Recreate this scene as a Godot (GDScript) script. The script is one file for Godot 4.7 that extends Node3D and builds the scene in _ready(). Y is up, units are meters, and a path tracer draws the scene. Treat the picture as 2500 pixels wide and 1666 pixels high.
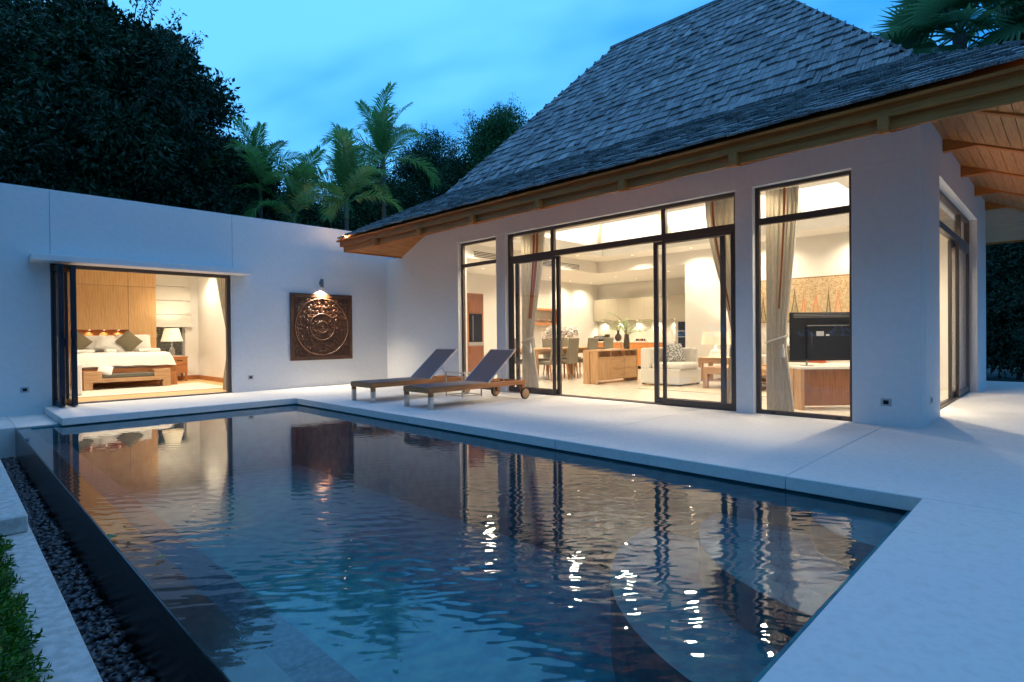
extends Node3D
# Dusk at a pool villa. x runs along the pavilion front, z along the bedroom wing, y is up; metres.
# The origin is the inner corner where the two white walls meet, at terrace level.

const EYE := Vector3(12.2112, 1.1, 7.8549)
const WATER := -0.12
var rng := RandomNumberGenerator.new()
var taken := {}
var M := {}
var pav: Node3D
var eye_basis := Basis(Vector3.UP, 0.7814) * Basis(Vector3.RIGHT, -0.0083) * Basis(Vector3.BACK, -0.0097)


# ---------------------------------------------------------------- mesh builder
class MB:
	var v := PackedVector3Array()
	var n := PackedVector3Array()
	var u := PackedVector2Array()
	var ix := PackedInt32Array()
	var xf := Transform3D()

	func vert(p: Vector3, nn: Vector3, uv := Vector2.ZERO) -> int:
		v.append(xf * p)
		n.append((xf.basis * nn).normalized())
		u.append(uv)
		return v.size() - 1

	static func flat_uv(p: Vector3, nn: Vector3) -> Vector2:
		var a := nn.abs()
		if a.x >= a.y and a.x >= a.z:
			return Vector2(p.z, p.y)
		return Vector2(p.x, p.z) if a.y >= a.z else Vector2(p.x, p.y)

	func tri(a: Vector3, b: Vector3, c: Vector3) -> void:   # counter-clockwise seen from outside
		var nn := (b - a).cross(c - a)
		if nn.length() < 1e-12:
			return
		nn = nn.normalized()
		var i := vert(a, nn, flat_uv(a, nn))
		vert(b, nn, flat_uv(b, nn))
		vert(c, nn, flat_uv(c, nn))
		ix.append_array(PackedInt32Array([i, i + 2, i + 1]))

	func q(a: Vector3, b: Vector3, c: Vector3, d: Vector3) -> void:   # counter-clockwise seen from outside
		var nn := (c - a).cross(d - b).normalized()
		var i := vert(a, nn, flat_uv(a, nn))
		vert(b, nn, flat_uv(b, nn))
		vert(c, nn, flat_uv(c, nn))
		vert(d, nn, flat_uv(d, nn))
		ix.append_array(PackedInt32Array([i, i + 2, i + 1, i, i + 3, i + 2]))

	func qo(a: Vector3, b: Vector3, c: Vector3, d: Vector3, out: Vector3) -> void:
		if (c - a).cross(d - b).dot(out) < 0.0:
			q(d, c, b, a)
		else:
			q(a, b, c, d)

	func box(c: Vector3, s: Vector3, bev := 0.0) -> void:
		var h := s * 0.5
		var w := minf(bev, minf(h.x, minf(h.y, h.z)) * 0.9)
		for ax in 3:
			var b := (ax + 1) % 3
			var d := (ax + 2) % 3
			for sg in [-1.0, 1.0]:
				var o := Vector3.ZERO
				o[ax] = sg
				var ps := []
				for k in [[-1, -1], [1, -1], [1, 1], [-1, 1]]:
					var p := Vector3.ZERO
					p[ax] = sg * h[ax]
					p[b] = k[0] * (h[b] - w)
					p[d] = k[1] * (h[d] - w)
					ps.append(c + p)
				qo(ps[0], ps[1], ps[2], ps[3], o)
			if w > 0.0:
				for s1 in [-1.0, 1.0]:
					for s2 in [-1.0, 1.0]:
						var ps2 := []
						for k in [[0, -1], [0, 1], [1, 1], [1, -1]]:
							var p := Vector3.ZERO
							p[ax] = k[1] * (h[ax] - w)
							p[b] = s1 * (h[b] - (0.0 if k[0] == 0 else w))
							p[d] = s2 * (h[d] - (w if k[0] == 0 else 0.0))
							ps2.append(c + p)
						var o2 := Vector3.ZERO
						o2[b] = s1
						o2[d] = s2
						qo(ps2[0], ps2[1], ps2[2], ps2[3], o2)
		if w > 0.0:
			for sx in [-1.0, 1.0]:
				for sy in [-1.0, 1.0]:
					for sz in [-1.0, 1.0]:
						var sgn := Vector3(sx, sy, sz)
						var a := c + Vector3(sx * h.x, sy * (h.y - w), sz * (h.z - w))
						var b2 := c + Vector3(sx * (h.x - w), sy * h.y, sz * (h.z - w))
						var d2 := c + Vector3(sx * (h.x - w), sy * (h.y - w), sz * h.z)
						if (b2 - a).cross(d2 - a).dot(sgn) > 0.0:
							tri(a, b2, d2)
						else:
							tri(a, d2, b2)

	func span(a: Vector3, b: Vector3, bev := 0.0) -> void:   # box between two corners
		box((a + b) * 0.5, (b - a).abs(), bev)

	func slab(a: Vector3, b: Vector3, c: Vector3, d: Vector3, th: float) -> void:   # quad, counter-clockwise from its outside, with thickness inwards
		var o := -(c - a).cross(d - b).normalized() * th
		q(a, b, c, d)
		q(d + o, c + o, b + o, a + o)
		q(a, a + o, b + o, b)
		q(b, b + o, c + o, c)
		q(c, c + o, d + o, d)
		q(d, d + o, a + o, a)

	func prism(poly: PackedVector2Array, y0: float, y1: float) -> void:   # polygon in x, z
		var p := poly.duplicate()
		if Geometry2D.is_polygon_clockwise(p):
			p.reverse()
		var t := Geometry2D.triangulate_polygon(p)
		for k in range(0, t.size(), 3):
			var a := p[t[k]]
			var b := p[t[k + 1]]
			var c := p[t[k + 2]]
			if (b - a).cross(c - a) > 0.0:
				var z := b
				b = c
				c = z
			tri(Vector3(a.x, y1, a.y), Vector3(b.x, y1, b.y), Vector3(c.x, y1, c.y))
			tri(Vector3(c.x, y0, c.y), Vector3(b.x, y0, b.y), Vector3(a.x, y0, a.y))
		var area := 0.0
		for k in p.size():
			area += p[k].cross(p[(k + 1) % p.size()])
		for k in p.size():
			var a := p[k]
			var b := p[(k + 1) % p.size()]
			var e := (b - a) * signf(area)
			qo(Vector3(a.x, y0, a.y), Vector3(b.x, y0, b.y), Vector3(b.x, y1, b.y), Vector3(a.x, y1, a.y), Vector3(e.y, 0, -e.x))

	func grid(p: PackedVector3Array, nx: int, ny: int, uvs := Vector2.ONE, flip := false) -> void:   # rows of nx points, smooth
		var base := v.size()
		for j in ny:
			for i in nx:
				var px := p[j * nx + mini(i + 1, nx - 1)] - p[j * nx + maxi(i - 1, 0)]
				var py := p[mini(j + 1, ny - 1) * nx + i] - p[maxi(j - 1, 0) * nx + i]
				var nn := py.cross(px)
				if flip:
					nn = -nn
				nn = Vector3.UP if nn.length() < 1e-12 else nn.normalized()
				vert(p[j * nx + i], nn, Vector2(float(i) / (nx - 1), float(j) / (ny - 1)) * uvs)
		for j in ny - 1:
			for i in nx - 1:
				var a := base + j * nx + i
				if flip:
					ix.append_array(PackedInt32Array([a, a + nx, a + 1, a + 1, a + nx, a + nx + 1]))
				else:
					ix.append_array(PackedInt32Array([a, a + 1, a + nx, a + 1, a + nx + 1, a + nx]))

	func lathe(prof: Array, seg: int, at := Vector3.ZERO, squash := Vector3.ONE) -> void:   # profile of (radius, y) from the bottom up
		var m := prof.size()
		var base := v.size()
		for j in m:
			var t: Vector2 = prof[mini(j + 1, m - 1)] - prof[maxi(j - 1, 0)]
			for i in seg + 1:
				var a := TAU * i / seg
				var nn := Vector3(cos(a) * t.y, -t.x, sin(a) * t.y)
				if nn.length() < 1e-9:
					nn = Vector3.UP * (1.0 if j > 0 else -1.0)
				vert(at + Vector3(cos(a) * prof[j].x, prof[j].y, sin(a) * prof[j].x) * squash, nn / squash, Vector2(float(i) / seg, prof[j].y))
		for j in m - 1:
			for i in seg:
				var a := base + j * (seg + 1) + i
				ix.append_array(PackedInt32Array([a, a + 1, a + seg + 1, a + 1, a + seg + 2, a + seg + 1]))

	func tube(pts: Array, radii, seg := 6, caps := true) -> void:
		var m := pts.size()
		var base := v.size()
		var side := Vector3.ZERO
		for j in m:
			var t: Vector3 = (pts[mini(j + 1, m - 1)] - pts[maxi(j - 1, 0)]).normalized()
			if side == Vector3.ZERO:
				side = t.cross(Vector3.UP if absf(t.y) < 0.9 else Vector3.RIGHT).normalized()
			side = (side - t * side.dot(t)).normalized()
			var up := side.cross(t)
			var r: float = radii[j] if radii is Array else radii
			for i in seg + 1:
				var a := TAU * i / seg
				var nn := side * cos(a) + up * sin(a)
				vert(pts[j] + nn * r, nn, Vector2(float(i) / seg, float(j)))
		for j in m - 1:
			for i in seg:
				var a := base + j * (seg + 1) + i
				ix.append_array(PackedInt32Array([a, a + 1, a + seg + 1, a + 1, a + seg + 2, a + seg + 1]))
		if caps:
			for e in [0, m - 1]:
				var t2: Vector3 = (pts[1] - pts[0]) if e == 0 else (pts[m - 1] - pts[m - 2])
				t2 = t2.normalized() * (-1.0 if e == 0 else 1.0)
				var c := v.size()
				v.append(xf * pts[e]); n.append((xf.basis * t2).normalized()); u.append(Vector2.ZERO)
				for i in seg + 1:
					v.append(v[base + e * (seg + 1) + i]); n.append((xf.basis * t2).normalized()); u.append(Vector2.ZERO)
				for i in seg:
					if e == 0:
						ix.append_array(PackedInt32Array([c, c + 2 + i, c + 1 + i]))
					else:
						ix.append_array(PackedInt32Array([c, c + 1 + i, c + 2 + i]))

	func rbox(c: Vector3, s: Vector3, r: float, k := 4) -> void:   # rounded box, smooth
		var h := s * 0.5
		r = minf(r, minf(h.x, minf(h.y, h.z)))
		var inner := h - Vector3.ONE * r
		for ax in 3:
			for sg in [-1.0, 1.0]:
				var b := (ax + 1) % 3
				var d := (ax + 2) % 3
				var base := v.size()
				var lb := coords(h[b], r, k)
				var ld := coords(h[d], r, k)
				var m := lb.size()
				for j in m:
					for i in m:
						var p := Vector3.ZERO
						p[ax] = sg * h[ax]
						p[b] = lb[i]
						p[d] = ld[j]
						var core := p.clamp(-inner, inner)
						var nn := (p - core).normalized()
						vert(c + core + nn * r, nn, Vector2(lb[i], ld[j]))
				for j in m - 1:
					for i in m - 1:
						var a := base + j * m + i
						if sg > 0.0:
							ix.append_array(PackedInt32Array([a, a + m, a + 1, a + 1, a + m, a + m + 1]))
						else:
							ix.append_array(PackedInt32Array([a, a + 1, a + m, a + 1, a + m + 1, a + m]))

	static func coords(h: float, r: float, k: int) -> Array:
		var o := []
		for i in k + 1:
			o.append(-h + r * (1.0 - cos(PI * 0.5 * i / k)))
		for i in range(k, -1, -1):
			o.append(h - r * (1.0 - cos(PI * 0.5 * i / k)))
		return o

	func pillow(w: float, hh: float, t: float, k := 10) -> void:   # flat in x, y; thickness in z; pinched corners
		for sg in [1.0, -1.0]:
			var p := PackedVector3Array()
			for j in k + 1:
				for i in k + 1:
					var a := -1.0 + 2.0 * i / k
					var b := -1.0 + 2.0 * j / k
					var th := pow(maxf(0.0, (1.0 - a * a) * (1.0 - b * b)), 0.42)
					var pinch := 1.0 - 0.055 * (1.0 - absf(a * b)) * (a * a + b * b) * 0.5
					p.append(Vector3(a * w * 0.5 * lerpf(pinch, 1.0, absf(b) ** 3), b * hh * 0.5 * lerpf(pinch, 1.0, absf(a) ** 3), sg * t * 0.5 * th))
			grid(p, k + 1, k + 1, Vector2.ONE, sg > 0.0)

	func mesh() -> ArrayMesh:
		var a := []
		a.resize(Mesh.ARRAY_MAX)
		a[Mesh.ARRAY_VERTEX] = v
		a[Mesh.ARRAY_NORMAL] = n
		a[Mesh.ARRAY_TEX_UV] = u
		a[Mesh.ARRAY_INDEX] = ix
		var m := ArrayMesh.new()
		m.add_surface_from_arrays(Mesh.PRIMITIVE_TRIANGLES, a)
		return m


# ---------------------------------------------------------------- naming
func numbered(called: String) -> String:
	var k: int = taken.get(called, 0)
	taken[called] = k + 1
	return called if k == 0 else "%s_%03d" % [called, k]


func tag(o: Node3D, label := "", category := "", group := "", kind := "") -> Node3D:
	for e in [["label", label], ["category", category], ["group", group], ["kind", kind]]:
		if e[1]:
			o.set_meta(e[0], e[1])
	return o


func thing(called: String, label: String, category: String, at := Vector3.ZERO, turn := 0.0, group := "") -> Node3D:
	var o := Node3D.new()
	o.name = numbered(called)
	add_child(o)
	o.position = at
	o.rotation.y = turn
	return tag(o, label, category, group)


func part(called: String, mb: MB, m: Material, parent: Node3D, kind := "") -> MeshInstance3D:
	return part_of(called, mb.mesh(), m, parent, Transform3D(), kind)


func part_of(called: String, mesh: Mesh, m: Material, parent: Node3D, t := Transform3D(), kind := "") -> MeshInstance3D:
	var o := MeshInstance3D.new()
	o.name = called
	o.mesh = mesh
	o.material_override = m
	o.transform = t
	parent.add_child(o, true)
	if kind:
		o.set_meta("kind", kind)
	return o


func holder(called: String, parent: Node3D, at := Vector3.ZERO) -> Node3D:
	var o := Node3D.new()
	o.name = called
	o.position = at
	parent.add_child(o, true)
	return o


func struct(called: String, mb: MB, m: Material) -> MeshInstance3D:
	var o := part(numbered(called), mb, m, self)
	o.set_meta("kind", "structure")
	return o


func copy_of(o: Node3D, at: Vector3, turn := 0.0, label := "") -> Node3D:
	var c: Node3D = o.duplicate()
	c.name = numbered(String(o.name).rstrip("0123456789").trim_suffix("_"))
	add_child(c)
	c.position = at
	c.rotation.y = turn
	if label:
		c.set_meta("label", label)
	return c


func bx(called: String, a: Vector3, b: Vector3, m: Material, parent: Node3D, bev := 0.0) -> MeshInstance3D:
	var mb := MB.new()
	mb.span(a, b, bev)
	return part(called, mb, m, parent)


func in_frame(p: Vector3) -> bool:
	var l := eye_basis.inverse() * (p - EYE)
	return l.z < -0.3 and absf(l.x / l.z) < 0.925 and absf(l.y / l.z) < 0.62


# ---------------------------------------------------------------- materials
func lin(r: float, g: float, b: float, a := 1.0) -> Color:
	var c := Color(r, g, b).linear_to_srgb()
	c.a = a
	return c


func noise_tex(seed_: int, freq: float, oct: int, ramp: Array, size := 512, kind := FastNoiseLite.TYPE_SIMPLEX_SMOOTH) -> NoiseTexture2D:
	var f := FastNoiseLite.new()
	f.seed = seed_
	f.noise_type = kind
	f.frequency = freq
	f.fractal_octaves = oct
	var t := NoiseTexture2D.new()
	t.width = size
	t.height = size
	t.seamless = true
	t.noise = f
	if ramp:
		var g := Gradient.new()
		var off := PackedFloat32Array()
		var col := PackedColorArray()
		for k in ramp.size():
			off.append(ramp[k][0])
			col.append(ramp[k][1])
		g.offsets = off
		g.colors = col
		t.color_ramp = g
	return t


func plain(called: String, c: Color, rough := 0.6, metal := 0.0) -> StandardMaterial3D:
	var m := StandardMaterial3D.new()
	m.resource_name = called
	m.albedo_color = c
	m.roughness = rough
	m.metallic = metal
	M[called] = m
	return m


func textured(called: String, tex: Texture2D, scale: Vector3, rough := 0.6, bump: Texture2D = null, bump_cm := 0.0) -> StandardMaterial3D:
	var m := plain(called, Color.WHITE, rough)
	m.albedo_texture = tex
	m.uv1_triplanar = true
	m.uv1_world_triplanar = true
	m.uv1_triplanar_sharpness = 6.0
	m.uv1_scale = scale
	if bump:
		m.heightmap_enabled = true
		m.heightmap_texture = bump
		m.heightmap_scale = bump_cm
	return m


func wood(called: String, dark: Color, light: Color, seed_: int, rough := 0.5, gloss := 0.0) -> void:
	# three materials of one timber, its grain running along x, y or z
	var t := noise_tex(seed_, 0.02, 5, [[0.22, dark], [0.42, dark.lerp(light, 0.55)], [0.55, light], [0.78, light.lerp(dark, 0.35)]])
	var b := noise_tex(seed_ + 9, 0.05, 4, [])
	for k in 3:
		var s := Vector3.ONE * 3.2
		s[k] = 0.14
		var m := textured(called + ["_x", "_y", "_z"][k], t, s, rough, b, 0.05)
		if gloss > 0.0:
			m.clearcoat_enabled = true
			m.clearcoat = gloss
			m.clearcoat_roughness = 0.3


func glow(called: String, c: Color, e: float) -> StandardMaterial3D:
	var m := plain(called, lin(0.8, 0.8, 0.8), 0.5)
	m.emission_enabled = true
	m.emission = c
	m.emission_energy_multiplier = e
	return m


func make_materials() -> void:
	var fine := noise_tex(3, 0.09, 4, [])
	var mid := noise_tex(4, 0.02, 5, [])
	textured("stucco", noise_tex(11, 0.02, 6, [[0.3, lin(0.715, 0.705, 0.685)], [0.7, lin(0.735, 0.725, 0.71)]]), Vector3.ONE * 0.8, 0.92, fine, 0.03)
	textured("paint", noise_tex(12, 0.01, 4, [[0.3, lin(0.77, 0.745, 0.69)], [0.7, lin(0.785, 0.76, 0.705)]]), Vector3.ONE * 0.5, 0.85, fine, 0.01)
	plain("ceiling", lin(0.82, 0.80, 0.75), 0.9)
	textured("terrace", noise_tex(13, 0.03, 6, [[0.2, lin(0.66, 0.63, 0.585)], [0.45, lin(0.70, 0.675, 0.635)], [0.6, lin(0.715, 0.69, 0.65)], [0.8, lin(0.68, 0.65, 0.61)]], 1024), Vector3.ONE * 0.33, 0.72, noise_tex(14, 0.2, 3, [], 1024), 0.05)
	textured("kerb", noise_tex(15, 0.04, 6, [[0.25, lin(0.44, 0.42, 0.38)], [0.7, lin(0.58, 0.555, 0.515)]]), Vector3.ONE * 0.7, 0.8, fine, 0.15)
	textured("pool_tile", noise_tex(17, 0.02, 5, [[0.25, lin(0.016, 0.13, 0.17)], [0.5, lin(0.024, 0.17, 0.21)], [0.75, lin(0.045, 0.20, 0.21)]]), Vector3.ONE * 0.45, 0.5, fine, 0.1)
	textured("ledge_tile", noise_tex(18, 0.05, 6, [[0.25, lin(0.035, 0.065, 0.085)], [0.7, lin(0.07, 0.11, 0.13)]]), Vector3.ONE * 0.8, 0.5, fine, 0.1)
	M.pool_tile.metallic_specular = 0.12
	M.ledge_tile.metallic_specular = 0.12
	textured("wet_stone", noise_tex(19, 0.03, 5, [[0.3, lin(0.012, 0.012, 0.012)], [0.7, lin(0.034, 0.031, 0.028)]]), Vector3(0.5, 3.0, 1.0), 0.22, mid, 0.15)
	textured("earth", noise_tex(20, 0.02, 5, [[0.3, lin(0.03, 0.035, 0.02)], [0.7, lin(0.07, 0.07, 0.045)]]), Vector3.ONE * 0.4, 0.95)
	textured("floor_stone", noise_tex(21, 0.015, 5, [[0.25, lin(0.60, 0.55, 0.46)], [0.7, lin(0.67, 0.62, 0.53)]]), Vector3.ONE * 0.5, 0.22)
	wood("teak", lin(0.30, 0.105, 0.028), lin(0.48, 0.20, 0.065), 31, 0.45)
	wood("oak", lin(0.36, 0.19, 0.085), lin(0.52, 0.31, 0.155), 32, 0.5)
	wood("panel", lin(0.58, 0.33, 0.135), lin(0.70, 0.43, 0.20), 33, 0.45)
	wood("eave", lin(0.40, 0.105, 0.012), lin(0.56, 0.175, 0.026), 34, 0.65)
	wood("soffit", lin(0.38, 0.130, 0.030), lin(0.54, 0.225, 0.065), 35, 0.45)
	wood("walnut", lin(0.15, 0.05, 0.02), lin(0.27, 0.105, 0.04), 36, 0.4)
	wood("carved", lin(0.070, 0.027, 0.013), lin(0.145, 0.062, 0.030), 37, 0.42)
	wood("orange", lin(0.50, 0.17, 0.04), lin(0.62, 0.25, 0.07), 38, 0.4)
	plain("bronze", lin(0.105, 0.082, 0.068), 0.42, 0.35)
	plain("black_metal", lin(0.022, 0.023, 0.032), 0.38, 0.4)
	plain("steel", lin(0.55, 0.53, 0.50), 0.28, 0.95)
	plain("brushed", lin(0.30, 0.30, 0.31), 0.35, 0.9)
	plain("plate", lin(0.45, 0.45, 0.46), 0.4, 0.6)
	plain("black", lin(0.012, 0.012, 0.013), 0.5).metallic_specular = 0.3
	plain("rubber", lin(0.02, 0.02, 0.02), 0.7)
	plain("dark_gap", lin(0.02, 0.018, 0.016), 0.9)
	var g := plain("glass", Color(1, 1, 1, 0.02), 0.0)
	g.transparency = BaseMaterial3D.TRANSPARENCY_ALPHA
	var g2 := plain("clear_glass", Color(0.97, 0.98, 0.97, 0.10), 0.03)
	g2.transparency = BaseMaterial3D.TRANSPARENCY_ALPHA
	var w := plain("water", Color(0.02, 0.10, 0.13, 0.04), 0.0)
	w.transparency = BaseMaterial3D.TRANSPARENCY_ALPHA
	w.metallic_specular = 0.5
	textured("linen", noise_tex(41, 0.08, 4, [[0.2, lin(0.66, 0.62, 0.54)], [0.8, lin(0.74, 0.70, 0.62)]]), Vector3.ONE * 1.5, 0.95, fine, 0.12)
	textured("white_cloth", noise_tex(42, 0.02, 4, [[0.2, lin(0.74, 0.71, 0.65)], [0.8, lin(0.80, 0.77, 0.72)]]), Vector3.ONE, 0.9, mid, 0.4)
	textured("curtain", noise_tex(43, 0.06, 4, [[0.2, lin(0.52, 0.48, 0.41)], [0.8, lin(0.62, 0.58, 0.50)]]), Vector3(2, 0.3, 2), 0.95)
	M.curtain.backlight_enabled = true
	M.curtain.backlight = lin(0.35, 0.33, 0.28)
	plain("ribbon", lin(0.36, 0.085, 0.02), 0.8)
	textured("taupe", noise_tex(44, 0.12, 3, [[0.2, lin(0.20, 0.175, 0.13)], [0.8, lin(0.26, 0.23, 0.175)]]), Vector3.ONE * 2.0, 0.85, fine, 0.08)
	textured("cushion_grey", noise_tex(45, 0.1, 3, [[0.2, lin(0.10, 0.095, 0.075)], [0.8, lin(0.145, 0.135, 0.11)]]), Vector3.ONE * 2.0, 0.9)
	textured("mesh_fabric", noise_tex(46, 0.25, 2, [[0.3, lin(0.085, 0.080, 0.095)], [0.7, lin(0.135, 0.125, 0.145)]]), Vector3.ONE * 3.0, 0.42, noise_tex(47, 0.25, 2, []), 0.05)
	textured("rug", noise_tex(48, 0.15, 4, [[0.2, lin(0.46, 0.38, 0.26)], [0.8, lin(0.58, 0.50, 0.37)]]), Vector3.ONE * 2.0, 0.98, fine, 0.3)
	textured("pale_rug", noise_tex(49, 0.15, 4, [[0.2, lin(0.62, 0.57, 0.46)], [0.8, lin(0.72, 0.67, 0.56)]]), Vector3.ONE * 2.0, 0.98, fine, 0.3)
	plain("cabinet", lin(0.42, 0.37, 0.28), 0.45)
	plain("counter", lin(0.72, 0.70, 0.64), 0.3)
	plain("splash", lin(0.60, 0.56, 0.47), 0.25)
	plain("kraft", lin(0.62, 0.60, 0.55), 0.8)
	plain("ceramic", lin(0.10, 0.075, 0.05), 0.25)
	plain("ceramic_dark", lin(0.05, 0.025, 0.018), 0.12)
	plain("rib", lin(0.55, 0.45, 0.30), 0.6)
	plain("bark", lin(0.07, 0.055, 0.04), 0.9)
	plain("palm_stem", lin(0.09, 0.11, 0.04), 0.6)
	plain("orange_cloth", lin(0.62, 0.13, 0.03), 0.85)
	plain("orchid", lin(0.85, 0.83, 0.80), 0.7)
	plain("twig", lin(0.10, 0.07, 0.04), 0.8)
	for e in [["leaf_dark", 0.020, 0.050, 0.014], ["leaf_mid", 0.032, 0.085, 0.018], ["leaf_fresh", 0.055, 0.135, 0.022], ["palm_leaf", 0.055, 0.120, 0.030], ["fan_leaf", 0.035, 0.080, 0.032], ["hedge_leaf", 0.10, 0.24, 0.02], ["olive_leaf", 0.22, 0.26, 0.15]]:
		var l := plain(e[0], lin(e[1], e[2], e[3]), 0.42)
		l.backlight_enabled = true
		l.backlight = lin(e[1] * 3.0, e[2] * 3.0, e[3] * 3.0)
		l.metallic_specular = 0.4
		if e[0] in ["leaf_dark", "leaf_mid", "leaf_fresh", "hedge_leaf"]:
			l.vertex_color_use_as_albedo = true
			l.albedo_color = Color.WHITE
	var warm := Color(1.0, 0.92, 0.78)
	glow("bulb", warm, 4.0)
	glow("shade_lit", Color(1.0, 0.90, 0.68), 0.55)
	M.shade_lit.albedo_color = lin(0.75, 0.70, 0.58)
	glow("cove_led", warm, 3.0)
	glow("eave_bulb", Color(1.0, 0.88, 0.68), 30.0)
	for k in 5:
		var tone: float = [0.75, 0.9, 1.0, 1.15, 1.35][k]
		var t := noise_tex(60 + k, 0.03, 5, [[0.2, lin(0.09 * tone, 0.085 * tone, 0.080 * tone)], [0.5, lin(0.19 * tone, 0.180 * tone, 0.172 * tone)], [0.8, lin(0.31 * tone, 0.295 * tone, 0.28 * tone)]], 256)
		var m := plain("shingle_%d" % k, Color.WHITE, 0.62)
		m.albedo_texture = t
		m.uv1_scale = Vector3(0.9, 0.08, 1)
		m.vertex_color_use_as_albedo = true
		m.heightmap_enabled = true
		m.heightmap_texture = fine
		m.heightmap_scale = 0.15


func make_sky() -> Sky:
	# dusk air with thin streaky cloud; the same statistics all round
	var w := 1024
	var h := 512
	var im := Image.create(w, h, false, Image.FORMAT_RGBF)
	var f := FastNoiseLite.new()
	f.seed = 33
	f.frequency = 0.55
	f.fractal_octaves = 5
	f.fractal_gain = 0.55
	var f2 := FastNoiseLite.new()
	f2.seed = 9
	f2.frequency = 1.6
	f2.fractal_octaves = 4
	for y in h:
		var el := PI * (0.5 - (y + 0.5) / h)
		var up := maxf(sin(el), 0.0)
		for x in w:
			var az := TAU * ((x + 0.5) / w - 0.5)
			var d := Vector3(sin(az) * cos(el), sin(el), -cos(az) * cos(el))
			var p := Vector2(d.x, d.z) / (up + 0.32)
			p = p.rotated(0.5)
			var c := f.get_noise_2d(p.x * 0.8 + 3.1, p.y * 1.7 + 0.7) * 1.2 + f2.get_noise_2d(p.x * 0.9, p.y * 2.4) * 0.26
			c = smoothstep(-0.55, 0.50, c)
			var air := Color(0.008, 0.30, 1.0).lerp(Color(0.015, 0.36, 1.12), 1.0 - up)
			var cloud := Color(0.19, 0.76, 1.55).lerp(Color(0.42, 0.84, 1.50), smoothstep(0.45, 0.95, up))
			im.set_pixel(x, y, air.lerp(cloud, c))
	var m := PanoramaSkyMaterial.new()
	m.panorama = ImageTexture.create_from_image(im)
	var s := Sky.new()
	s.sky_material = m
	return s


func _ready() -> void:
	rng.seed = 20240611
	var cam := Camera3D.new()
	cam.name = "camera"
	cam.transform = Transform3D(eye_basis, EYE)
	cam.fov = 62.22
	cam.near = 0.05
	cam.far = 600.0
	add_child(cam)
	cam.current = true
	var env := Environment.new()
	env.background_mode = Environment.BG_SKY
	env.sky = make_sky()
	env.background_energy_multiplier = 1.0
	env.tonemap_mode = Environment.TONE_MAPPER_LINEAR
	env.tonemap_exposure = 1.0
	env.sdfgi_enabled = true
	env.ssao_enabled = true
	env.ssil_enabled = true
	var we := WorldEnvironment.new()
	we.name = "environment"
	we.environment = env
	add_child(we)
	make_materials()
	build_ground()
	build_pool()
	build_wing()
	build_pavilion()
	build_roof()
	build_kitchen()
	build_bedroom()
	build_living()
	build_terrace_things()
	build_plants()
	build_lamps()


# ---------------------------------------------------------------- ground, terrace, pool
func build_ground() -> void:
	var g := MB.new()
	var x0 := -5.4
	var x1 := 16.6
	var z0 := -10.4
	var z1 := 13.0
	for r in [[-260.0, -260.0, 260.0, z0], [-260.0, z1, 260.0, 260.0], [-260.0, z0, x0, z1], [x1, z0, 260.0, z1]]:
		g.q(Vector3(r[0], -0.16, r[3]), Vector3(r[2], -0.16, r[3]), Vector3(r[2], -0.16, r[1]), Vector3(r[0], -0.16, r[1]))
	struct("ground", g, M.earth)
	# cast terrace slabs with saw-cut joints between them
	var t := Node3D.new()
	t.name = "terrace"
	add_child(t)
	t.set_meta("kind", "structure")
	var gap := 0.004
	for r in [[0.0, -0.25, 2.05, 6.68], [2.05, -0.25, 5.6, 3.28], [5.6, -0.25, 8.3, 3.28], [8.3, -0.25, 10.633, 3.28], [10.633, -0.25, 14.2, 3.28], [11.5, 3.28, 14.2, 7.4], [14.2, -0.25, 16.8, 7.4], [11.5, 7.4, 16.8, 12.8], [10.70, -8.6, 14.2, -0.25], [14.2, -8.6, 16.8, -0.25]]:
		bx("slab", Vector3(r[0] + gap * 0.5 if r[0] > 0.0 else r[0], -0.105, r[1] + gap * 0.5), Vector3(r[2] - gap * 0.5 if r[2] != 2.05 else 2.05 - gap, 0.0, r[3] - gap * 0.5), M.terrace, t, 0.006)
	bx("footing", Vector3(0.0, -0.9, -0.3), Vector3(1.93, -0.107, 6.60), M.kerb, t)
	bx("footing", Vector3(1.93, -0.9, -0.3), Vector3(11.5, -0.107, 3.17), M.kerb, t)
	bx("footing", Vector3(11.46, -1.0, -8.6), Vector3(16.8, -0.107, 12.8), M.kerb, t)
	# step down beside the bedroom door
	var lo := MB.new()
	lo.span(Vector3(-0.02, -1.1, 6.58), Vector3(1.66, -0.115, 7.14), 0.006)
	lo.span(Vector3(-5.5, -1.1, 7.142), Vector3(1.62, -0.115, 13.0), 0.006)
	struct("lower_terrace", lo, M.terrace)
	# planting kerbs beyond the overflow channel
	var k := MB.new()
	k.span(Vector3(1.62, -0.9, 7.45), Vector3(11.46, -0.165, 7.66), 0.006)
	struct("kerb", k, M.kerb)
	var st := MB.new()
	st.span(Vector3(1.9, -0.163, 7.47), Vector3(7.30, -0.05, 10.2), 0.008)
	struct("stepping_slab", st, M.kerb)
	var soil := MB.new()
	soil.span(Vector3(1.62, -0.8, 7.66), Vector3(11.46, -0.17, 12.8))
	struct("planting_bed", soil, M.earth)


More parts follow.
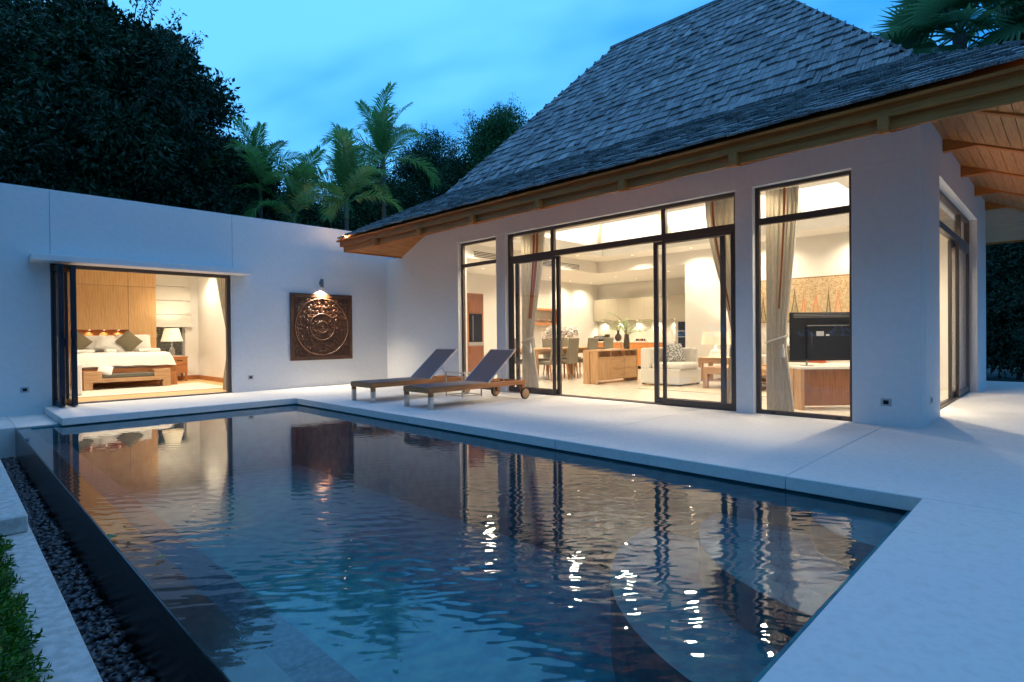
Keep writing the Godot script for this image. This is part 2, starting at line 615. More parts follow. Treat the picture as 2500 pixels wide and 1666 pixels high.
func build_pool() -> void:
	var pool := Node3D.new()
	pool.name = "pool"
	add_child(pool)
	pool.set_meta("kind", "structure")
	var b := MB.new()
	var deep := -1.25
	b.q(Vector3(1.9, deep, 7.2), Vector3(11.5, deep, 7.2), Vector3(11.5, deep, 3.1), Vector3(1.9, deep, 3.1))
	b.span(Vector3(1.93, deep - 0.1, 3.17), Vector3(1.97, -0.108, 7.0))
	b.span(Vector3(1.97, deep - 0.1, 3.17), Vector3(11.46, -0.108, 3.21))
	b.span(Vector3(11.42, deep - 0.1, 3.21), Vector3(11.46, -0.108, 7.0))
	part("basin", b, M.pool_tile, pool)
	# end wall in the dark wet stone of the overflow edge
	var e := MB.new()
	e.span(Vector3(1.66, -0.5, 6.62), Vector3(1.93, -0.125, 7.15))
	part("end_wall", e, M.wet_stone, pool)
	bx("overflow_wall", Vector3(1.66, -1.3, 6.98), Vector3(11.46, WATER - 0.006, 7.15), M.wet_stone, pool, 0.004)
	# shelf inside the overflow edge, of square stone tiles
	var sh := holder("shelf", pool)
	var xx := 1.97
	var row := 0
	while xx < 11.4:
		var w := 0.60
		for r in 1:
			bx("tile", Vector3(xx + 0.002, -0.62, 6.62), Vector3(minf(xx + w - 0.002, 11.42), -0.355 - 0.003 * (row % 2), 6.98), M.ledge_tile, sh, 0.004)
		xx += w
		row += 1
	# quarter-round steps in the corner
	for s in [[0.62, -0.22], [1.40, -0.42], [2.05, -0.70]]:
		var poly := PackedVector2Array([Vector2(11.44, 3.19)])
		for a in 25:
			var th := PI * 0.5 + PI * 0.5 * a / 24.0
			poly.append(Vector2(11.44, 3.19) + Vector2(cos(th), sin(th)) * s[0])
		var m := MB.new()
		m.prism(poly, deep, s[1])
		part("step", m, M.pool_tile, pool)
	# water with a light breeze on it
	var nx := 860
	var nz := 358
	var p := PackedVector3Array()
	p.resize(nx * nz)
	var waves := []
	var r2 := RandomNumberGenerator.new()
	r2.seed = 77
	for k in 16:
		var lam: float = 0.046 * pow(1.19, k % 8) * r2.randf_range(0.9, 1.12)
		var ang := r2.randf_range(-0.62, 0.62) + 0.80
		waves.append([Vector2(cos(ang), sin(ang)) * TAU / lam, r2.randf() * TAU, lam])
	var calm := FastNoiseLite.new()
	calm.seed = 3
	calm.frequency = 0.45
	for j in nz:
		for i in nx:
			var x := 1.97 + (11.42 - 1.97) * i / (nx - 1.0)
			var z := 3.21 + (7.145 - 3.21) * j / (nz - 1.0)
			var near := clampf((x - 2.5) / 6.5, 0.0, 1.0)
			var a := (0.10 + 0.90 * near * near) * (0.8 + 0.8 * calm.get_noise_2d(x, z * 1.6))
			var wob := calm.get_noise_2d(x * 2.3 + 40.0, z * 2.3) * 1.4
			var y := 0.0
			for w in waves:
				y += sin(w[0].x * x + w[0].y * z + w[1] + wob) * w[2] * 0.0013
			p[j * nx + i] = Vector3(x, WATER + y * a, z)
	var wm := MB.new()
	wm.grid(p, nx, nz, Vector2.ONE, false)
	struct("water", wm, M.water)
	# channel of black pebbles below the overflow wall
	var bed := thing("pebble_channel", "channel of glossy black pebbles below the pool's dark overflow wall", "pebbles", Vector3(0, -0.62, 0))
	bx("channel_floor", Vector3(1.62, -0.25, 7.15), Vector3(11.46, -0.02, 7.45), M.black, bed)
	var meshes := []
	for k in 6:
		var sp := MB.new()
		var f := FastNoiseLite.new()
		f.seed = 100 + k
		f.frequency = 0.9
		var pts := []
		var seg := 9
		var pp := PackedVector3Array()
		for j in 7:
			for i in seg + 1:
				var th := PI * (1.0 - j / 6.0)
				var d := Vector3(sin(th) * cos(TAU * (i % seg) / seg), cos(th), sin(th) * sin(TAU * (i % seg) / seg))
				pp.append(d * (1.0 + 0.07 * f.get_noise_3dv(d)))
		sp.grid(pp, seg + 1, 7, Vector2.ONE, true)
		meshes.append(sp.mesh())
	var tones := []
	for k in 4:
		var c: Array = [[0.045, 0.047, 0.055], [0.070, 0.070, 0.080], [0.085, 0.068, 0.062], [0.055, 0.055, 0.062]][k]
		tones.append(plain("pebble_%d" % k, lin(c[0], c[1], c[2]), 0.32))
	var list := []
	for layer in 3:
		var x := 1.68
		while x < 11.4:
			for rz in 6:
				var s := rng.randf_range(0.017, 0.031)
				var z := 7.17 + 0.262 * (rz + 0.5 + rng.randf_range(-0.4, 0.4)) / 6.0
				var o := Vector3(x + rng.randf_range(-0.03, 0.03), 0.0 + layer * 0.035 + rng.randf_range(0.0, 0.02), z)
				var bs := Basis(Vector3.UP, rng.randf() * TAU) * Basis(Vector3.RIGHT, rng.randf_range(-0.5, 0.5)) * Basis.from_scale(Vector3(s * rng.randf_range(1.1, 1.75), s * rng.randf_range(0.62, 0.8), s))
				list.append([Transform3D(bs, o), rng.randi() % 6, rng.randi() % 4, layer])
			x += 0.048
	var order := []
	for k in list.size():
		var e2: Array = list[k]
		var world: Vector3 = e2[0].origin + bed.position
		var key := 999.0 if e2[3] < 2 or not in_frame(world) else world.distance_to(EYE)
		order.append([key, k])
	order.sort_custom(func(a, b): return a[0] < b[0])
	var single := {}
	for k in 300:
		single[order[k][1]] = true
		var e3: Array = list[order[k][1]]
		part_of("pebble", meshes[e3[1]], tones[e3[2]], bed, e3[0])
	for k in 6:
		var ts := []
		for i in list.size():
			if not single.has(i) and list[i][1] == k:
				ts.append(list[i][0])
		scatter("pebbles", meshes[k], tones[k % 4], bed, ts)
	# two fallen leaves on the overflow edge
	for l in [[8.02, 7.135, 0.5, "curled green leaf lying on the pool's overflow edge", "leaf_fresh_solid", 1.0], [8.62, 7.02, 2.2, "thin yellowed leaf floating beside the overflow edge", "leaf_yellow", 0.8]]:
		if not M.has(l[4]):
			plain(l[4], lin(0.10, 0.20, 0.06) if l[4] == "leaf_fresh_solid" else lin(0.32, 0.26, 0.09), 0.5)
		var lm := MB.new()
		var lp := PackedVector3Array()
		for j in 5:
			for i in 7:
				var a := -1.0 + i / 3.0
				var wv := (1.0 - a * a) * 0.022 + 0.001
				var bb := -1.0 + j / 2.0
				lp.append(Vector3(a * 0.042, 0.006 + 0.012 * a * a + 0.007 * bb * bb, bb * wv) * l[5])
		lm.grid(lp, 7, 5)
		var lf := thing("fallen_leaf", l[3], "leaf", Vector3(l[0], WATER + 0.002, l[1]), l[2])
		part("blade", lm, M[l[4]], lf)


func scatter(called: String, mesh: Mesh, m: Material, parent: Node3D, ts: Array, colors := []) -> MultiMeshInstance3D:
	var mm := MultiMesh.new()
	mm.transform_format = MultiMesh.TRANSFORM_3D
	mm.use_colors = colors.size() > 0
	mm.mesh = mesh
	mm.instance_count = ts.size()
	for i in ts.size():
		mm.set_instance_transform(i, ts[i])
		if colors:
			mm.set_instance_color(i, colors[i])
	var o := MultiMeshInstance3D.new()
	o.name = called
	o.multimesh = mm
	o.material_override = m
	o.set_meta("kind", "stuff")
	parent.add_child(o, true)
	return o


# ---------------------------------------------------------------- bedroom wing (left)
func build_wing() -> void:
	var w := thing("bedroom_wing", "low white flat-roofed wing with a wide opening into a lit bedroom", "building")
	var top := 3.645
	var z0 := 3.68
	var z1 := 6.57
	var head := 2.42
	bx("wall_panel", Vector3(-0.22, -0.05, -0.25), Vector3(0, top, 3.652), M.stucco, w, 0.004)
	bx("wall_panel", Vector3(-0.22, -0.05, 3.652), Vector3(-0.008, head, z0), M.stucco, w)
	bx("wall_panel", Vector3(-0.22, head, 3.656), Vector3(0, top, 6.559), M.stucco, w, 0.004)
	bx("wall_panel", Vector3(-0.22, -0.16, 6.5635), Vector3(0, top, 9.2), M.stucco, w, 0.004)
	bx("parapet_core", Vector3(-0.3, head + 0.1, 0.2), Vector3(-0.221, top - 0.05, 9.0), M.dark_gap, w)
	bx("canopy", Vector3(-0.02, 2.405, 3.42), Vector3(0.42, 2.505, 6.84), M.stucco, w, 0.004)
	bx("roof_slab", Vector3(-5.3, 3.15, -0.2), Vector3(-0.22, 3.5, 9.2), M.stucco, w)
	bx("back_wall", Vector3(-5.3, -0.16, 2.6), Vector3(-5.08, 3.15, 3.16), M.paint, w)
	bx("back_wall", Vector3(-5.3, -0.16, 3.88), Vector3(-5.08, 3.15, 9.2), M.paint, w)
	bx("back_wall", Vector3(-5.3, -0.16, 3.16), Vector3(-5.08, 0.62, 3.88), M.paint, w)
	bx("back_wall", Vector3(-5.3, 2.6, 3.16), Vector3(-5.08, 3.15, 3.88), M.paint, w)
	bx("side_wall", Vector3(-5.08, -0.16, 2.6), Vector3(-0.22, 3.15, 2.83), M.paint, w)
	bx("end_wall", Vector3(-5.3, -0.16, 9.0), Vector3(-0.22, 3.15, 9.2), M.stucco, w)
	bx("ceiling", Vector3(-5.08, 2.95, 2.83), Vector3(-0.22, 3.15, 9.0), M.ceiling, w)
	bx("skirting", Vector3(-5.08, 0.0, 2.83), Vector3(-0.25, 0.11, 2.848), M.teak_x, w, 0.003)
	bx("skirting", Vector3(-5.08, 0.0, 2.85), Vector3(-5.062, 0.11, 3.86), M.teak_z, w, 0.003)
	# timber boards of the bedroom floor
	var fl := holder("floor", w)
	bx("screed", Vector3(-5.1, -0.16, 2.8), Vector3(-0.1, -0.02, 9.0), M.dark_gap, fl)
	var x := -5.08
	var k := 0
	while x < -0.16:
		var zz := 2.83
		while zz < 9.0:
			var l := 1.6 + 0.5 * ((k * 7) % 3)
			bx("board", Vector3(x, -0.02, zz + 0.0015), Vector3(minf(x + 0.148, -0.125), -0.001 - 0.0006 * (k % 2), minf(zz + l, 9.0)), M.panel_z, fl, 0.002)
			zz += l
			k += 1
		x += 0.15
	# door frame
	var fr := holder("door_frame", w)
	bx("jamb", Vector3(-0.16, 0.0, z0), Vector3(-0.06, head, z0 + 0.07), M.bronze, fr, 0.003)
	bx("jamb", Vector3(-0.16, 0.0, z1 - 0.06), Vector3(-0.06, head, z1), M.bronze, fr, 0.003)
	bx("head_rail", Vector3(-0.16, head - 0.075, z0 + 0.07), Vector3(-0.06, head, z1 - 0.06), M.bronze, fr, 0.003)
	bx("track", Vector3(-0.17, -0.02, z0 + 0.07), Vector3(-0.05, 0.012, z1 - 0.06), M.bronze, fr, 0.003)
	bx("track_lip", Vector3(-0.12, 0.012, z0 + 0.07), Vector3(-0.105, 0.022, z1 - 0.06), M.steel, fr)
	# folded glass door leaves standing out from the wall
	var d := thing("folding_door", "stack of dark framed glass door leaves folded open beside the bedroom opening", "door", Vector3(-0.10, 0.02, 6.51))
	for i in 4:
		var leaf := holder("leaf", d, Vector3(0, 0, -0.064 * i - (0.03 if i > 1 else 0.0)))
		leaf.rotation.y = [0.03, -0.04, 0.035, -0.03][i]
		var lw := 0.60
		var lh := 2.33
		for s in [[0.0, 0.0, 0.075, lh], [lw - 0.075, 0.0, lw, lh], [0.075, 0.0, lw - 0.075, 0.085], [0.075, lh - 0.085, lw - 0.075, lh]]:
			bx("stile", Vector3(s[0], s[1], -0.024), Vector3(s[2], s[3], 0.024), M.black_metal, leaf, 0.004)
		bx("pane", Vector3(0.075, 0.085, -0.004), Vector3(lw - 0.075, lh - 0.085, 0.004), M.glass, leaf)
	for y in [0.10, 1.18, 2.22]:
		for z in [-0.035, -0.155]:
			for j in 3:
				var h := MB.new()
				h.xf = Transform3D(Basis(), Vector3(0.61, y + (j - 1) * 0.045, z))
				h.lathe([Vector2(0.0, -0.017), Vector2(0.011, -0.017), Vector2(0.011, 0.017), Vector2(0.0, 0.017)], 10)
				part("hinge", h, M.black, d)
	for z in [-0.07, -0.19]:
		bx("handle", Vector3(0.60, 0.98, z - 0.01), Vector3(0.635, 1.12, z + 0.01), M.black, d, 0.004)
	outlet(Vector3(0.0, 0.30, 6.912), Vector3.RIGHT, "square step light beside the folded glass doors")
	outlet(Vector3(0.0, 0.295, 3.321), Vector3.RIGHT, "square step light between bedroom opening and carved panel")
	carving()
	# wall lamp over the carving
	var s := thing("wall_lamp", "small cylindrical steel wall lamp shining down on the carved panel", "lamp", Vector3(0.0, 2.25, 1.75))
	var m := MB.new()
	m.lathe([Vector2(0.033, 0.0), Vector2(0.038, 0.0), Vector2(0.038, 0.19), Vector2(0.034, 0.195), Vector2(0.0, 0.195)], 18, Vector3(0.085, 0, 0))
	part("body", m, M.brushed, s)
	bx("bracket", Vector3(0.0, 0.07, -0.03), Vector3(0.05, 0.14, 0.03), M.brushed, s, 0.004)
	var bl := MB.new()
	bl.lathe([Vector2(0.0, 0.0), Vector2(0.032, 0.0), Vector2(0.032, 0.004)], 16, Vector3(0.085, 0.006, 0))
	part("bulb", bl, M.bulb, s)
	spot(s, Vector3(0.085, -0.002, 0), Vector3(0.10, -1, 0), 11.0, 60.0, 0.03)


func outlet(at: Vector3, out: Vector3, label: String) -> void:
	var o := thing("step_light", label, "step light", at, atan2(out.x, out.z), "")
	bx("plate", Vector3(-0.055, -0.045, 0.0), Vector3(0.055, 0.045, 0.008), M.plate, o, 0.003)
	bx("louvre", Vector3(-0.028, -0.024, 0.008), Vector3(0.028, 0.024, 0.011), M.black, o, 0.001)


func carving() -> void:
	var o := thing("carved_panel", "large square carved teak wall panel with rings and scrolls", "wall carving", Vector3(0.012, 0.607, 0.98))
	# five vertical boards, carved through; local x is out of the wall, z along it
	var s := 1.5
	for k in 5:
		bx("board", Vector3(0, 0, k * 0.3 + 0.0015), Vector3(0.012, s, k * 0.3 + 0.2985), M.carved_y, o)
	bx("rail", Vector3(0.012, 0, 0), Vector3(0.034, 0.085, s), M.carved_z, o, 0.004)
	bx("rail", Vector3(0.012, s - 0.085, 0), Vector3(0.034, s, s), M.carved_z, o, 0.004)
	bx("upright", Vector3(0.012, 0.085, 0), Vector3(0.034, s - 0.085, 0.085), M.carved_y, o, 0.004)
	bx("upright", Vector3(0.012, 0.085, s - 0.085), Vector3(0.034, s - 0.085, s), M.carved_y, o, 0.004)
	var c := Vector3(0.012, s * 0.5, s * 0.5)
	for r in [[0.645, 0.020], [0.30, 0.017], [0.13, 0.016], [0.085, 0.012], [0.045, 0.012]]:
		var m := MB.new()
		var pts := []
		for i in 49:
			var a := TAU * i / 48.0
			pts.append(c + Vector3(0.008, cos(a) * r[0], sin(a) * r[0]))
		m.tube(pts, r[1], 6, false)
		part("ring", m, M.carved_z, o)
	var ro := MB.new()
	ro.lathe([Vector2(0.03, 0.0), Vector2(0.028, 0.012), Vector2(0.012, 0.022), Vector2(0.0, 0.024)], 14)
	part_of("rosette", ro.mesh(), M.carved_z, o, Transform3D(Basis(Vector3.BACK, -PI * 0.5), c))
	# scrolls, mirrored left and right
	var scr := MB.new()
	var r3 := RandomNumberGenerator.new()
	r3.seed = 9
	var spots := []
	var tries := 0
	while spots.size() < 230 and tries < 9000:
		tries += 1
		var p := Vector2(r3.randf_range(0.02, 0.66), r3.randf_range(-0.66, 0.66))
		var rad := r3.randf_range(0.026, 0.062)
		var l := p.length()
		if absf(l - 0.645) < 0.02 + rad * 0.7 or absf(l - 0.30) < 0.02 + rad * 0.7 or l < 0.15 + rad:
			continue
		if p.x - rad < 0.004 or p.x + rad > 0.665 or absf(p.y) + rad > 0.665:
			continue
		var ok := true
		for e in spots:
			if e[0].distance_to(p) < (e[1] + rad) * 0.92:
				ok = false
				break
		if ok:
			spots.append([p, rad, r3.randf() * TAU, 1.0 if r3.randf() < 0.5 else -1.0])
	for e in spots:
		for side in [-1.0, 1.0]:
			var pts := []
			var rr := []
			for i in 15:
				var t := i / 14.0
				var a: float = e[2] + e[3] * t * TAU * 1.35
				var q2: Vector2 = e[0] + Vector2(cos(a), sin(a)) * e[1] * (1.0 - 0.86 * t)
				pts.append(c + Vector3(0.004 + 0.008 * t, q2.y, q2.x * side))
				rr.append(lerpf(0.0095, 0.016, t) * (e[1] / 0.05) ** 0.5)
			scr.tube(pts, rr, 5, true)
			# a leaf from the outer end of the scroll
			var a0: float = e[2]
			var base2: Vector2 = e[0] + Vector2(cos(a0), sin(a0)) * e[1]
			var tip: Vector2 = e[0] + Vector2(cos(a0 - 0.7 * e[3]), sin(a0 - 0.7 * e[3])) * e[1] * 1.45
			scr.tube([c + Vector3(0.006, base2.y, base2.x * side), c + Vector3(0.012, (base2.y + tip.y) * 0.5, (base2.x + tip.x) * 0.5 * side), c + Vector3(0.004, tip.y, tip.x * side)], [0.006, 0.011, 0.002], 5, false)
	part("scrollwork", scr, M.carved_z, o)


# ---------------------------------------------------------------- pavilion (right)
const ALONG_Z := Basis(Vector3(1, 0, 0), Vector3(0, 0, -1), Vector3(0, 1, 0))   # polygon in x, y; depth towards -z
const ALONG_X := Basis(Vector3(0, 0, 1), Vector3(1, 0, 0), Vector3(0, 1, 0))    # polygon in z, y; depth towards +x


func profile_z(poly: Array, z0: float, z1: float) -> MB:
	var m := MB.new()
	m.xf = Transform3D(ALONG_Z, Vector3.ZERO)
	m.prism(PackedVector2Array(poly), -maxf(z0, z1), -minf(z0, z1))
	return m


func profile_x(poly: Array, x0: float, x1: float) -> MB:
	var m := MB.new()
	m.xf = Transform3D(ALONG_X, Vector3.ZERO)
	m.prism(PackedVector2Array(poly), x0, x1)
	return m


func spot(parent: Node3D, at: Vector3, dir: Vector3, energy: float, angle: float, size := 0.03, col := Color(1.0, 0.935, 0.82)) -> SpotLight3D:
	var l := SpotLight3D.new()
	l.name = "light"
	l.light_energy = energy
	l.light_color = col
	l.spot_angle = angle
	l.spot_angle_attenuation = 0.8
	l.spot_range = 12.0
	l.spot_attenuation = 2.0
	l.light_size = size
	l.shadow_enabled = true
	var up := Vector3.UP if absf(dir.normalized().y) < 0.95 else Vector3.RIGHT
	l.transform = Transform3D(Basis.looking_at(dir, up), at)
	parent.add_child(l, true)
	return l


func build_pavilion() -> void:
	var p := thing("pavilion", "white garden pavilion with tall bronze windows below a steep shingle roof", "building")
	pav = p
	var top := 3.68
	part("front_wall", profile_z([Vector2(0, -0.05), Vector2(2.79, -0.05), Vector2(2.79, top), Vector2(2.17, top), Vector2(0.674, 3.05), Vector2(0, 3.03)], 0.0, -0.25), M.stucco, p)
	bx("pier", Vector3(3.985, -0.05, -0.25), Vector3(4.24, 3.12, 0), M.stucco, p, 0.004)
	bx("pier", Vector3(8.85, -0.05, -0.25), Vector3(9.09, 3.12, 0), M.stucco, p, 0.004)
	bx("corner_wall", Vector3(10.29, -0.05, -0.25), Vector3(10.985, 3.12, 0), M.stucco, p, 0.004)
	bx("lintel", Vector3(2.79, 3.12, -0.25), Vector3(10.985, top, 0), M.stucco, p)
	bx("side_wall", Vector3(10.70, -0.05, -1.30), Vector3(10.985, top, -0.252), M.stucco, p, 0.004)
	bx("side_wall", Vector3(10.70, -0.05, -6.83), Vector3(10.985, top, -5.42), M.stucco, p, 0.004)
	bx("side_lintel", Vector3(10.70, 3.14, -5.42), Vector3(10.985, top, -1.30), M.stucco, p)
	bx("back_wall", Vector3(5.195, -0.05, -5.66), Vector3(10.70, 3.55, -5.5), M.paint, p)
	bx("outer_wall", Vector3(5.34, -0.05, -6.83), Vector3(10.70, top, -6.63), M.stucco, p)
	bx("niche_wall", Vector3(5.195, -0.05, -8.9), Vector3(5.34, 3.0, -5.66), M.paint, p)
	bx("kitchen_wall", Vector3(-0.1, -0.05, -8.9), Vector3(5.195, 3.0, -8.73), M.paint, p)
	bx("left_wall", Vector3(-0.1, -0.05, -8.73), Vector3(0.12, 3.0, -0.25), M.paint, p)
	bx("bulkhead", Vector3(2.36, 2.895, -5.60), Vector3(2.446, 3.6, -0.25), M.paint, p)
	bx("bulkhead", Vector3(2.446, 2.895, -5.60), Vector3(5.195, 3.6, -5.515), M.paint, p)
	bx("low_ceiling", Vector3(0.12, 2.895, -8.73), Vector3(2.36, 3.0, -0.25), M.ceiling, p)
	bx("low_ceiling", Vector3(2.36, 2.895, -8.73), Vector3(5.195, 3.0, -5.60), M.ceiling, p)
	bx("floor", Vector3(0.12, -0.16, -8.73), Vector3(10.70, 0.0, -0.25), M.floor_stone, p)
	# flat ceiling ring round the raised middle
	var x0 := 3.26
	var x1 := 9.87
	var z0 := -4.65
	var z1 := -1.02
	bx("ceiling_ring", Vector3(2.446, 3.22, z1), Vector3(10.70, 3.28, -0.25), M.ceiling, p)
	bx("ceiling_ring", Vector3(2.446, 3.22, -5.515), Vector3(10.70, 3.28, z0), M.ceiling, p)
	bx("ceiling_ring", Vector3(2.446, 3.22, z0), Vector3(x0, 3.28, z1), M.ceiling, p)
	bx("ceiling_ring", Vector3(x1, 3.22, z0), Vector3(10.70, 3.28, z1), M.ceiling, p)
	for u in [[Vector3(x0 - 0.03, 3.28, z1), Vector3(x1 + 0.03, 3.46, z1 + 0.03)], [Vector3(x0 - 0.03, 3.28, z0 - 0.03), Vector3(x1 + 0.03, 3.46, z0)], [Vector3(x0 - 0.03, 3.28, z0), Vector3(x0, 3.46, z1)], [Vector3(x1, 3.28, z0), Vector3(x1 + 0.03, 3.46, z1)]]:
		bx("upstand", u[0], u[1], M.ceiling, p)
	# raised ceiling under the roof
	var a := [Vector3(2.446, 3.5, -0.25), Vector3(10.70, 3.5, -0.25), Vector3(10.70, 3.5, -5.515), Vector3(2.446, 3.5, -5.515)]
	var r0 := Vector3(4.9, 6.3, -2.88)
	var r1 := Vector3(8.0, 6.3, -2.88)
	for f in [[a[0], r0, r1, a[1]], [a[1], r1, r1 + Vector3(0, 0, -0.001), a[2]], [a[2], r1, r0, a[3]], [a[3], r0, r0 + Vector3(0, 0, 0.001), a[0]]]:
		var m := MB.new()
		m.slab(f[3], f[2], f[1], f[0], 0.05)
		part("vault", m, M.ceiling, p)
	for e in [[a[0], r0], [a[1], r1], [a[2], r1], [a[3], r0], [Vector3(4.9, 3.5, -0.25), r0], [Vector3(6.45, 3.5, -0.25), Vector3(6.45, 6.3, -2.88)], [Vector3(8.0, 3.5, -0.25), r1], [Vector3(4.9, 3.5, -5.515), r0], [Vector3(6.45, 3.5, -5.515), Vector3(6.45, 6.3, -2.88)], [Vector3(8.0, 3.5, -5.515), r1], [Vector3(2.446, 3.5, -2.88), r0], [Vector3(10.7, 3.5, -2.88), r1]]:
		var m := MB.new()
		var d: Vector3 = e[1] - e[0]
		m.xf = Transform3D(Basis.looking_at(d, Vector3.UP), (e[0] + e[1]) * 0.5 + Vector3(0, -0.05, 0))
		m.box(Vector3.ZERO, Vector3(0.11, 0.10, d.length()))
		part("rib", m, M.rib, p)
	# strips of light lying behind the upstands
	for s in [[Vector3(x0, 3.285, z1 + 0.06), Vector3(x1, 3.30, z1 + 0.10), Vector3(0, 1, 0.15)], [Vector3(x0, 3.285, z0 - 0.10), Vector3(x1, 3.30, z0 - 0.06), Vector3(0, 1, -0.15)], [Vector3(x0 - 0.10, 3.285, z0), Vector3(x0 - 0.06, 3.30, z1), Vector3(-0.15, 1, 0)], [Vector3(x1 + 0.06, 3.285, z0), Vector3(x1 + 0.10, 3.30, z1), Vector3(0.15, 1, 0)]]:
		var led := bx("cove_light_strip", s[0], s[1], M.cove_led, p)
		var l := AreaLight3D.new()
		l.name = "light"
		var c: Vector3 = (s[0] + s[1]) * 0.5 + Vector3(0, 0.03, 0)
		var sz: Vector3 = s[1] - s[0]
		l.area_size = Vector2(maxf(sz.x, sz.z), 0.05)
		l.transform = Transform3D(Basis.looking_at(s[2], Vector3(0, 0, 1) if sz.x > sz.z else Vector3(1, 0, 0)), c)
		l.light_energy = 6.0 if sz.x > sz.z else 3.6
		l.light_color = Color(1.0, 0.975, 0.93)
		l.shadow_enabled = true
		led.add_child(l, true)
	windows(p)
	for x in [2.95, 4.15, 5.37, 6.592, 7.81, 9.03, 10.25]:
		downlight(Vector3(x, 3.22, -0.72), "small round recessed light in the ceiling ring along the window front", 6.5, "window front", Vector3(0, -1, 0.15), 0.10)
	for e in [[2.93, -3.99], [3.94, -5.04], [10.28, -2.2], [10.28, -3.6], [7.4, -5.05], [5.6, -5.05], [9.2, -5.05], [2.93, -2.4]]:
		downlight(Vector3(e[0], 3.22, e[1]), "small round recessed light in the ceiling ring deep in the room", 8.0 if e[0] > 10.0 else 4.2, "deep ring")
	for e in [[0.854, -5.285], [0.555, -6.618], [0.584, -7.708], [2.307, -6.642], [2.37, -7.69], [4.1, -6.62], [1.2, -2.2], [1.2, -3.8], [1.2, -0.9]]:
		downlight(Vector3(e[0], 2.895, e[1]), "small round recessed ceiling light in the low dining ceiling", 2.9, "low dining ceiling")
	# air conditioning grille in the left bulkhead
	var g := thing("air_grille", "long white slotted air grille in the bulkhead above the dining table", "grille", Vector3(2.446, 2.80, 0), 0.0)
	bx("rim", Vector3(0, 0.115, -4.72), Vector3(0.012, 0.30, -0.70), M.paint, g, 0.003)
	for k in 4:
		bx("slot", Vector3(0.0125, 0.14 + 0.036 * k, -4.66), Vector3(0.015, 0.156 + 0.036 * k, -0.76), M.black, g)
	outlet(Vector3(10.644, 0.277, 0.0), Vector3.BACK, "square step light on the pavilion's corner wall")
	outlet(Vector3(10.985, 0.272, -0.644), Vector3.RIGHT, "square step light round the corner on the side wall")
	var sw := thing("wall_switch", "black wall socket low on the white wall behind the sun loungers", "socket", Vector3(1.70, 0.30, 0.0))
	bx("plate", Vector3(-0.05, -0.07, 0), Vector3(0.05, 0.07, 0.012), M.black, sw, 0.003)
	bx("rocker", Vector3(-0.03, -0.04, 0.012), Vector3(0.03, 0.04, 0.016), M.rubber, sw, 0.001)


func downlight(at: Vector3, label: String, energy: float, where: String, aim := Vector3.DOWN, size := 0.035) -> void:
	var o := thing("downlight", label, "light", at, 0.0, "recessed lights of the " + where)
	var m := MB.new()
	m.lathe([Vector2(0.036, -0.001), Vector2(0.036, -0.006), Vector2(0.050, -0.007), Vector2(0.054, -0.001)], 18)
	part("trim", m, M.ceiling, o)
	var b := MB.new()
	b.lathe([Vector2(0.0, -0.004), Vector2(0.035, -0.004), Vector2(0.035, -0.001)], 14)
	part("bulb", b, M.bulb, o)
	spot(o, Vector3(0, -0.012, 0), aim, energy, 74.0, size)


